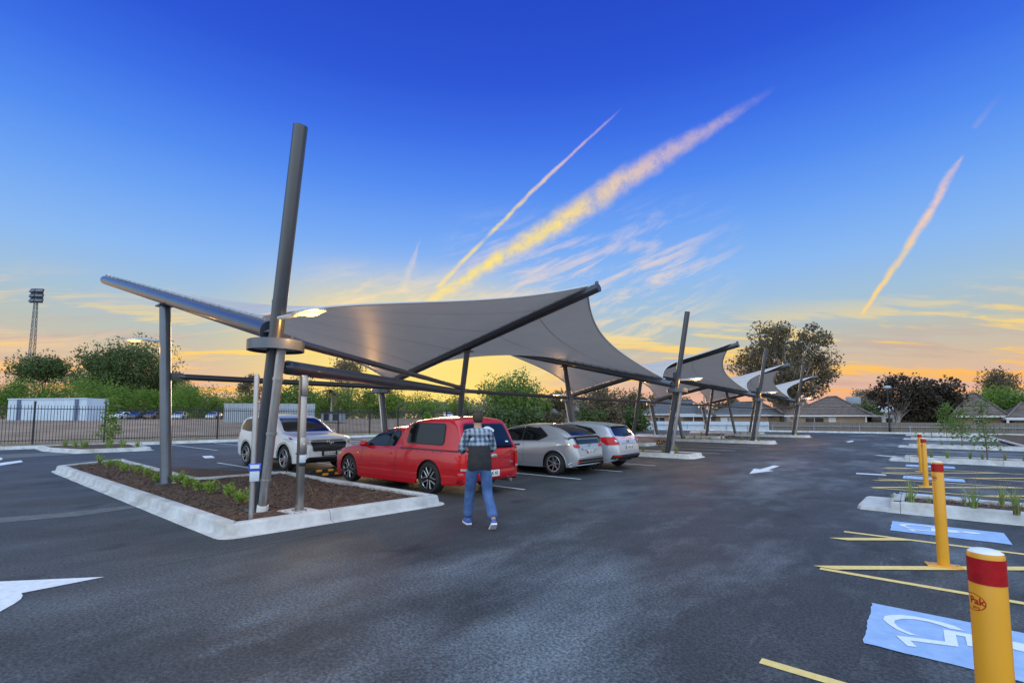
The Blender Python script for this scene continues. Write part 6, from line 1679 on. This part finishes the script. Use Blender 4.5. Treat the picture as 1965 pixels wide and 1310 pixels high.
# ------------------------------------------------------------------ lamp poles and the floodlight tower
def lamp_pole(label, px, Y0, ztop, kind):
    x = XP(px, Y0); t = thing('street_lamp', label, 'street lamp', (x, Y0, 0)); mb = MB(); mb.tube((0, 0, 0), (0, 0, ztop), .075, .05, 10); mb.tube((0, 0, 0), (0, 0, .5), .10, .10, 10); mb.build('pole', M['fence'], t)
    mb = MB()
    if kind == 'round': mb.lathe([(.05, ztop - .1), (.30, ztop + .02), (.34, ztop + .14), (.22, ztop + .26), (0, ztop + .30)], n=18)
    else: mb.box((-.3, 0, ztop), (.75, .16, .08), bev=.02)
    mb.build('lamp_head', M['lamp_grey'], t)
lamp_pole('thin dark street lamp pole at the far end seen below the fourth sail', 1352, 61.8, 4.7, 'flat')
lamp_pole('dark street lamp pole with a round head before the dark sheoaks', 1706, 61.9, 4.55, 'round')
lamp_pole('thin pole far off between the palms', 638, 75, 3.6, 'flat')
p = AT(52, 130); t = thing('floodlight_tower', 'tall lattice floodlight tower rising behind the trees at the left', 'floodlight tower', (p.x, p.y, 1.2)); ht = ZAT(575, 130) - 1.2
mb = MB(); rz = Matrix.Rotation(.3, 3, 'Z'); n = 13
def corner(k, q): w = .80 * (1 - q) + .32 * q; return rz @ Vector(((-1, 1, 1, -1)[k] * w, (-1, -1, 1, 1)[k] * w, ht * q))
for k in range(4):
    mb.tube(corner(k, 0), corner(k, 1), .07, .055, 5)
    for i in range(n):
        mb.tube(corner(k, i / n), corner((k + 1) % 4, (i + 1) / n), .035, .035, 4, False); mb.tube(corner((k + 1) % 4, i / n), corner(k, (i + 1) / n), .035, .035, 4, False); mb.tube(corner(k, i / n), corner((k + 1) % 4, i / n), .035, .035, 4, False)
mb.build('lattice', M['silversteel'], t, smooth=0)
for r_ in range(3):
    for s in (-1, 1):
        mb = MB(); c = Vector((0, 0, ht + .3 + 1.35 * r_)) + RT * s * .9; mb.box(c, (1.7, .8, 1.15), rot=Matrix.Rotation(YAW + .2 * s, 3, 'Z') @ Matrix.Rotation(-.5, 3, 'X'), bev=.08); mb.build('floodlight', M['silversteel'], t)
mb = MB(); mb.tube((0, 0, ht - .3), (0, 0, ht + 3.4), .13, .1, 8)
for r_ in range(3): mb.tube(Vector((0, 0, ht + .3 + 1.35 * r_)) - RT * 1.5, Vector((0, 0, ht + .3 + 1.35 * r_)) + RT * 1.5, .07, .07, 6)
mb.build('head_frame', M['galv'], t)

# ------------------------------------------------------------------ background trees
seedn = [2000]
def bg(name, label, px0, px1, ytop, depth, m, bark='bark', ybase=None, **k):
    p = AT((px0 + px1) / 2, depth); z = ZAT(ybase, depth) if ybase else max(-.7, hill(p.x, p.y)); p.z = z
    seedn[0] += 1
    q_ = 1.0 if m in ('leaf_pine', 'leaf_sheoak') else .82; k['size'] = k['size'] * q_; k['leaves'] = int(k['leaves'] * 1.7)
    return make_tree(name, label, p, ZAT(ytop, depth) - z, (px1 - px0) / F * depth, M[m], M[bark], seedn[0], **k)
GP, GB = 'dark pines at the left', 'bright green bushy trees beyond the paddock'
bg('pine_tree', 'spreading umbrella shaped pine under the floodlight tower', 28, 132, 679, 116, 'leaf_pine', shape='umbrella', base=.42, blobs=34, leaves=4200, size=.42, clump=.24, trunk=.22, group=GP)
bg('pine_tree', 'large rounded dark pine left of the lit lamp', 136, 246, 664, 114, 'leaf_pine', base=.22, blobs=46, leaves=6800, size=.42, clump=.27, trunk=.28, group=GP)
bg('pine_tree', 'tallest dark pine directly behind the left lit lamp', 182, 322, 645, 118, 'leaf_pine', base=.25, blobs=54, leaves=8400, size=.42, clump=.26, trunk=.28, group=GP)
bg('pine_tree', 'darker pine partly behind the left canopy column', 262, 346, 690, 122, 'leaf_pine', base=.15, blobs=26, leaves=3400, size=.38, clump=.28, group=GP)
bg('pine_tree', 'lower dark pine just right of the left canopy column', 318, 376, 714, 120, 'leaf_pine', base=.1, blobs=20, leaves=2400, size=.38, clump=.3, group=GP)
bg('pine_tree', 'small dark tree behind the left edge bushes', 4, 44, 716, 112, 'leaf_pine', base=.15, blobs=16, leaves=1500, size=.34, clump=.3, group=GP)
bright = [(-60, 12, 722, 62), (-6, 60, 718, 64), (76, 128, 740, 66), (96, 160, 728, 67), (142, 212, 722, 60), (178, 240, 738, 66), (218, 262, 745, 68), (252, 306, 742, 66), (296, 350, 748, 68), (328, 380, 733, 64), (372, 430, 748, 70), (428, 484, 752, 72), (596, 640, 748, 66), (628, 700, 740, 64), (690, 752, 742, 66), (736, 772, 748, 68), (780, 842, 757, 70), (852, 900, 760, 76)]
for i, (a, b, yt, dp) in enumerate(bright):
    bg('bushy_tree', 'bright green bushy tree beyond the paddock, %s from the left of its row' % ORD[i], a - 16, b + 16, yt, dp + 34, 'leaf_bright', base=.04, blobs=22, leaves=2300, size=.34, clump=.30, trunk=.12, group=GB, shape='open')
bg('bushy_tree', 'deep green dense tree right behind the square stainless post', 528, 606, 728, 70, 'leaf_mid', base=.08, blobs=24, leaves=2600, size=.34, clump=.3, trunk=.15)
bg('broadleaf_tree', 'big round green tree under the arch between the first two sails', 916, 1050, 722, 70, 'leaf_mid', base=.06, blobs=44, leaves=6200, size=.34, clump=.24, trunk=.25)
bg('broadleaf_tree', 'low green bush right of the big round tree', 1030, 1066, 762, 74, 'leaf_mid', base=.05, blobs=12, leaves=900, size=.32, clump=.35)
bg('gum_tree', 'thin feathery gum silhouetted left of the nearest mast', 452, 506, 716, 110, 'leaf_gum', 'palebark', base=.3, blobs=20, leaves=1500, size=.42, clump=.24, trunk=.2)
bg('gum_tree', 'sparse gum with bare forks seen between the low steel tubes', 622, 712, 686, 100, 'leaf_gum', 'palebark', base=.42, blobs=22, leaves=1700, size=.40, clump=.22, trunk=.22, shape='umbrella')
dk = [(1044, 1096, 750, 100, 'dark gum left of the second back mast'), (1100, 1200, 738, 88, 'wide dark tree between the second back mast and the third prop post'), (1186, 1250, 752, 92, 'dark scrubby tree above the pale silver hatchback'), (1236, 1318, 738, 96, 'dark tree behind the grey roofed house, below the second mast'), (1306, 1360, 768, 100, 'dark bushy tree above the carport'), (1380, 1424, 762, 98, 'green dark tree left of the big gum')]
for a, b, yt, dp, lab in dk:
    bg('dark_tree', lab, a, b, yt, dp, 'leaf_gum', base=.12, blobs=24, leaves=2600, size=.42, clump=.27, trunk=.2)
sc_ = [(985, 1050, 783, 50), (1040, 1088, 786, 52), (1105, 1160, 779, 52), (1150, 1200, 782, 54), (1192, 1240, 785, 56), (880, 930, 786, 56), (925, 990, 782, 54)]
for i, (a, b, yt, dp) in enumerate(sc_):
    bg('scrub_bush', 'dark scrub bush behind the black fence, %s from the left above the cars' % ORD[i], a, b, yt, dp, 'leaf_gum' if i % 2 else 'leaf_pine', base=.02, blobs=16, leaves=1700, size=.26, clump=.33, trunk=.08, group='scrub behind the black fence')
bg('big_gum', 'huge spreading gum tree with a thick pale trunk behind the farthest sails', 1424, 1600, 616, 72, 'leaf_gum', 'palebark', base=.24, blobs=50, leaves=12500, size=.34, clump=.15, sep=.95, trunk=.85, ybase=822)
bg('green_tree', 'bright green bush above the left roof edge of the pale brick house', 1628, 1650, 764, 88, 'leaf_bright', base=.1, blobs=10, leaves=700, size=.32, clump=.4)
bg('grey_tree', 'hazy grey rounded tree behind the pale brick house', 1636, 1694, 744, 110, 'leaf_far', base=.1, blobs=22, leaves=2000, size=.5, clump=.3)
bg('dark_tree', 'dark bushy tree behind the pale brick house ridge', 1640, 1690, 770, 92, 'leaf_pine', base=.05, blobs=16, leaves=1400, size=.36, clump=.33)
bg('sheoak', 'feathery sheoak with pale trunks behind the street lamp', 1676, 1768, 718, 51, 'leaf_sheoak', 'palebark', base=.35, blobs=26, leaves=2700, size=.22, clump=.18, sep=.8, trunk=.2, ybase=824)
bg('sheoak', 'broad very dark sheoak in the middle of the right hand row', 1736, 1800, 735, 51, 'leaf_sheoak', base=.12, blobs=30, leaves=4200, size=.24, clump=.25, trunk=.2, ybase=826)
bg('sheoak', 'tallest very dark sheoak, widest of the right hand row', 1752, 1850, 722, 52, 'leaf_sheoak', base=.06, blobs=44, leaves=6800, size=.24, clump=.22, trunk=.2, ybase=826)
bg('gum_tree', 'distant grey gum above the green tree at the right edge', 1876, 1962, 706, 105, 'leaf_gum', 'palebark', base=.35, blobs=30, leaves=2400, size=.45, clump=.22, trunk=.3, shape='open')
bg('broadleaf_tree', 'bright green rounded tree at the right edge behind the houses', 1872, 1972, 742, 84, 'leaf_bright', base=.1, blobs=40, leaves=4600, size=.38, clump=.26)
bg('broadleaf_tree', 'darker green tree overlapping the bright one at the right edge', 1930, 2010, 752, 80, 'leaf_mid', base=.1, blobs=34, leaves=3600, size=.38, clump=.28)
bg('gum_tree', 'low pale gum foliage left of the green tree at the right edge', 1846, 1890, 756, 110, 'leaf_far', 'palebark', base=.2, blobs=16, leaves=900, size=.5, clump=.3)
for i, (x, y) in enumerate([(-37.2, 31.0), (-37.2, 38.2)]):
    sapling((x, y, .1), ['small pale sapling in front of the black fence above the red ute tail', 'small bright sapling in front of the black fence above the pale hatchback'][i], 2.0, 20 + i, 1.5, 420, .17, 'leaf_bright', group='small saplings along the black fence')
def palm(label, px, depth, ytop, fr, seed, tall):
    rnd = random.Random(seed); p = AT(px, depth); z0 = 1.2; h = ZAT(ytop, depth) - z0; t = thing('palm_tree', label, 'palm', (p.x, p.y, z0), 0, 'distant palms'); mb = MB(); mb.path([(0, 0, -.2), (.1, 0, h * .5), (0, .1, h)], [.24, .18, .16], 8); mb.build('trunk', M['palebark'], t)
    mb = MB()
    for k in range(22):
        a = k * 2.4; d = Vector((math.cos(a), math.sin(a), 0)); s = Vector((-d.y, d.x, 0)); e = rnd.uniform(-.5, 1.1); rows = []
        for q in (0, .25, .5, .75, 1):
            c = Vector((0, 0, h)) + d * fr * q * math.cos(e * .7) + Vector((0, 0, fr * (math.sin(e) * q - .75 * q * q))); w = fr * .12 * (1 - q) * (q + .25) * 2
            rows.append([c - s * w - Vector((0, 0, w * .8)), c, c + s * w - Vector((0, 0, w * .8))])
        mb.grid(rows)
    mb.build('fronds', M['leaf_gum'], t, smooth=0, normals=False)
palm('distant palm with a tall pale trunk left of the first back mast', 635, 95, 752, 2.6, 1, 1)
palm('distant stout palm directly left of the first back mast', 707, 100, 755, 2.2, 2, 0)
palm('distant low palm behind the square stainless post', 600, 105, 755, 2.2, 3, 0)
# far woodland that reads as one mass
rnd = random.Random(99); mb = MB()
def forest(px0, px1, n, d0, d1, y0, y1, s):
    for i in range(n):
        px = rnd.uniform(px0, px1); dp = rnd.uniform(d0, d1); p = AT(px, dp); zt = ZAT(rnd.uniform(y0, y1) + 5 * math.sin(px * .045) + 4 * math.sin(px * .13), dp); w = rnd.uniform(3, 6) * s
        for k in range(70):
            u = rdir(rnd) * rnd.uniform(.5, 1); q = Vector((p.x + u.x * w, p.y + u.y * w, (zt - .5) * .5 + u.z * (zt) * .5 + .6)); leaf(mb, q, rdir(rnd), 1.0 * s, rnd, wide=.6)
forest(-120, 1250, 230, 165, 240, 764, 776, 1.25); forest(1240, 2100, 120, 120, 170, 776, 788, 1.0)
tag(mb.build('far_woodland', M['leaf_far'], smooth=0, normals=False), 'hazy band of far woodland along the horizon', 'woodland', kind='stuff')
# weeds at the fence foot
rnd = random.Random(41); mb = MB()
for i in range(620):
    y = rnd.uniform(-6, 60); x = rnd.uniform(-37.9, -35.4); h_ = rnd.uniform(.08, .30)
    for k in range(4):
        a = rnd.uniform(0, 6.28); mb.face([(x - .01, y, .09), (x + .012, y + .01, .09), (x + math.cos(a) * h_ * .5, y + math.sin(a) * h_ * .5, .09 + h_)])
tag(mb.build('weeds', M['grassblade'], smooth=0, normals=False), 'thin weeds along the foot of the black fence', 'weeds', kind='stuff')
